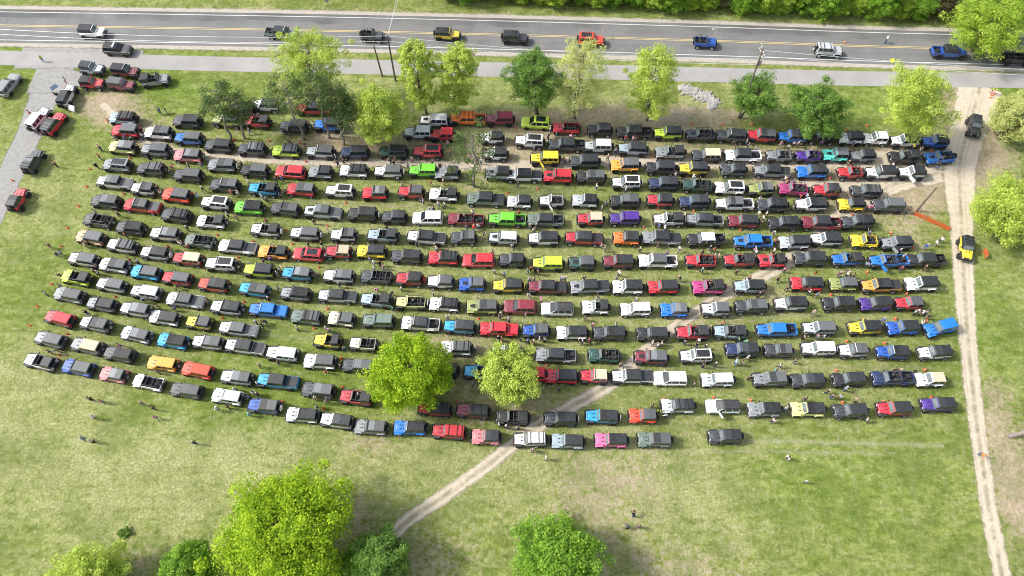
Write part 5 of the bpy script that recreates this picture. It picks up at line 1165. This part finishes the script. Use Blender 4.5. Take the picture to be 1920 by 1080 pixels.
def crowd_mesh():
    V = []; Fc = []; Ls = []; Cc = []; nv = 0
    for pose, loc, rz, sc, sh, tc in CROWD:
        ca, sa = math.cos(rz)*sc, math.sin(rz)*sc
        for ch in KIDS[PP[pose].name]:
            n = base(ch.name); me = ch.data
            co = np.empty(len(me.vertices)*3); me.vertices.foreach_get('co', co); co = co.reshape(-1, 3)
            w_ = np.stack([co[:,0]*ca-co[:,1]*sa+loc.x, co[:,0]*sa+co[:,1]*ca+loc.y, co[:,2]*sc+loc.z], 1)
            c = {'shirt': sh, 'trousers': tc, 'shoe': (.05,.05,.05), 'hair': (.04,.025,.015)}.get(n, (.50,.30,.22))
            V.append(w_); Cc.append(np.tile(np.array([*c, 1.0]), (len(w_), 1)))
            Fc += [tuple(i+nv for i in p.vertices) for p in me.polygons]; nv += len(w_)
    me = bpy.data.meshes.new('crowd'); me.from_pydata(np.concatenate(V).tolist(), [], Fc)
    a = me.color_attributes.new('tint', 'FLOAT_COLOR', 'POINT'); a.data.foreach_set('color', np.concatenate(Cc).astype(np.float32).ravel())
    m, nt, b = newmat('crowd_cloth'); an = N(nt, 'ShaderNodeAttribute'); an.attribute_name = 'tint'
    nt.links.new(mixc(nt, mathn(nt, 'MULTIPLY', noise(nt, 4, 3), .2), an.outputs['Color'], (.2, .18, .15, 1)), b.inputs['Base Color']); b.inputs['Roughness'].default_value = .9
    me.materials.append(m); o = bpy.data.objects.new('crowd', me); col.objects.link(o)
    tag(o, 'scattered visitors standing among the parked vehicles', 'crowd', kind='stuff')
crowd_mesh()
for k in POSES:
    if k not in first:
        for ch in KIDS[PP[k].name]: bpy.data.objects.remove(ch)
        bpy.data.objects.remove(PP[k])
# ------------------------------------------------------------------ flags
def flag(p, hh, size, kind, label, rz, cloth):
    t = empty('flag', p, rz); m = MB(); m.bar((0, 0, 0), (0, 0, hh), .022); m.build('flagpole', M['white'], t)
    m = MB(); W, Hh = size; nx_, nz = 13, 13
    for i in range(nx_):
        for k in range(nz):
            f = lambda a, c: (W*a/nx_, .14*math.sin(a*.9)*(a/nx_)+.02, hh-.05-Hh*(c)/nz-.12*(a/nx_)**2)
            mi = 0
            if kind == 'us': mi = 2 if (i < 5 and k < 7) else (0 if k % 2 == 0 else 1)
            m.quad(f(i, k+1), f(i+1, k+1), f(i+1, k), f(i, k), mi)
    mats = {'us': [M_r, M_w, M_b]}.get(kind, [cloth]); m.build('cloth', mats, t)
    tag(t, label, 'flag')
M_r = plain('flag_red', (.55, .03, .05), .8, vary=.1); M_w = plain('flag_white', (.75, .74, .74), .8, vary=.05); M_b = plain('flag_blue', (.03, .05, .22), .8, vary=.1)
M_k = plain('flag_black', (.02, .02, .022), .8); M_o = plain('flag_orange', (.75, .15, .03), .8); M_lb = plain('flag_light_blue', (.35, .5, .7), .8); M_pk = plain('flag_pink', (.72, .35, .42), .8)
flag(at(134,163), 2.9, (1.5,.9), 'us', 'striped american flag on a pole above the white driveway vehicle', R(-60), None)
flag(at(108,183), 2.4, (1.3,.8), 'p', 'light blue flag beside the white driveway vehicle', R(60), M_lb)
flag(at(110,188), 2.0, (1.2,.8), 'p', 'black flag beside the white driveway vehicle', R(-10), M_k)
flag(at(983,615), 3.2, (1.5,.9), 'us', 'striped american flag above the blue two door 4x4', R(80), None)
flag(at(1513,530), 2.6, (1.1,.7), 'p', 'red flag standing on a red four door 4x4', R(40), M_r)
flag(at(1545,352), 2.4, (.9,.6), 'p', 'red flag beside the red two door 4x4 at right', R(60), M_r)
flag(at(294,309), 1.9, (.9,.7), 'p', 'dark flag behind a charcoal four door at left', R(170), M_k)
flag(at(1128,73), 2.2, (.6,.4), 'us', 'small striped flag on the orange vehicle on the road', R(90), None)
flag(at(1338,72), 2.6, (.9,.45), 'p', 'white and orange pennant by the blue open vehicle on the road', R(190), M_w)
flag(at(582,231), 2.0, (1.2,.8), 'us', 'striped flag hanging in the shade under the pines', R(-80), None)
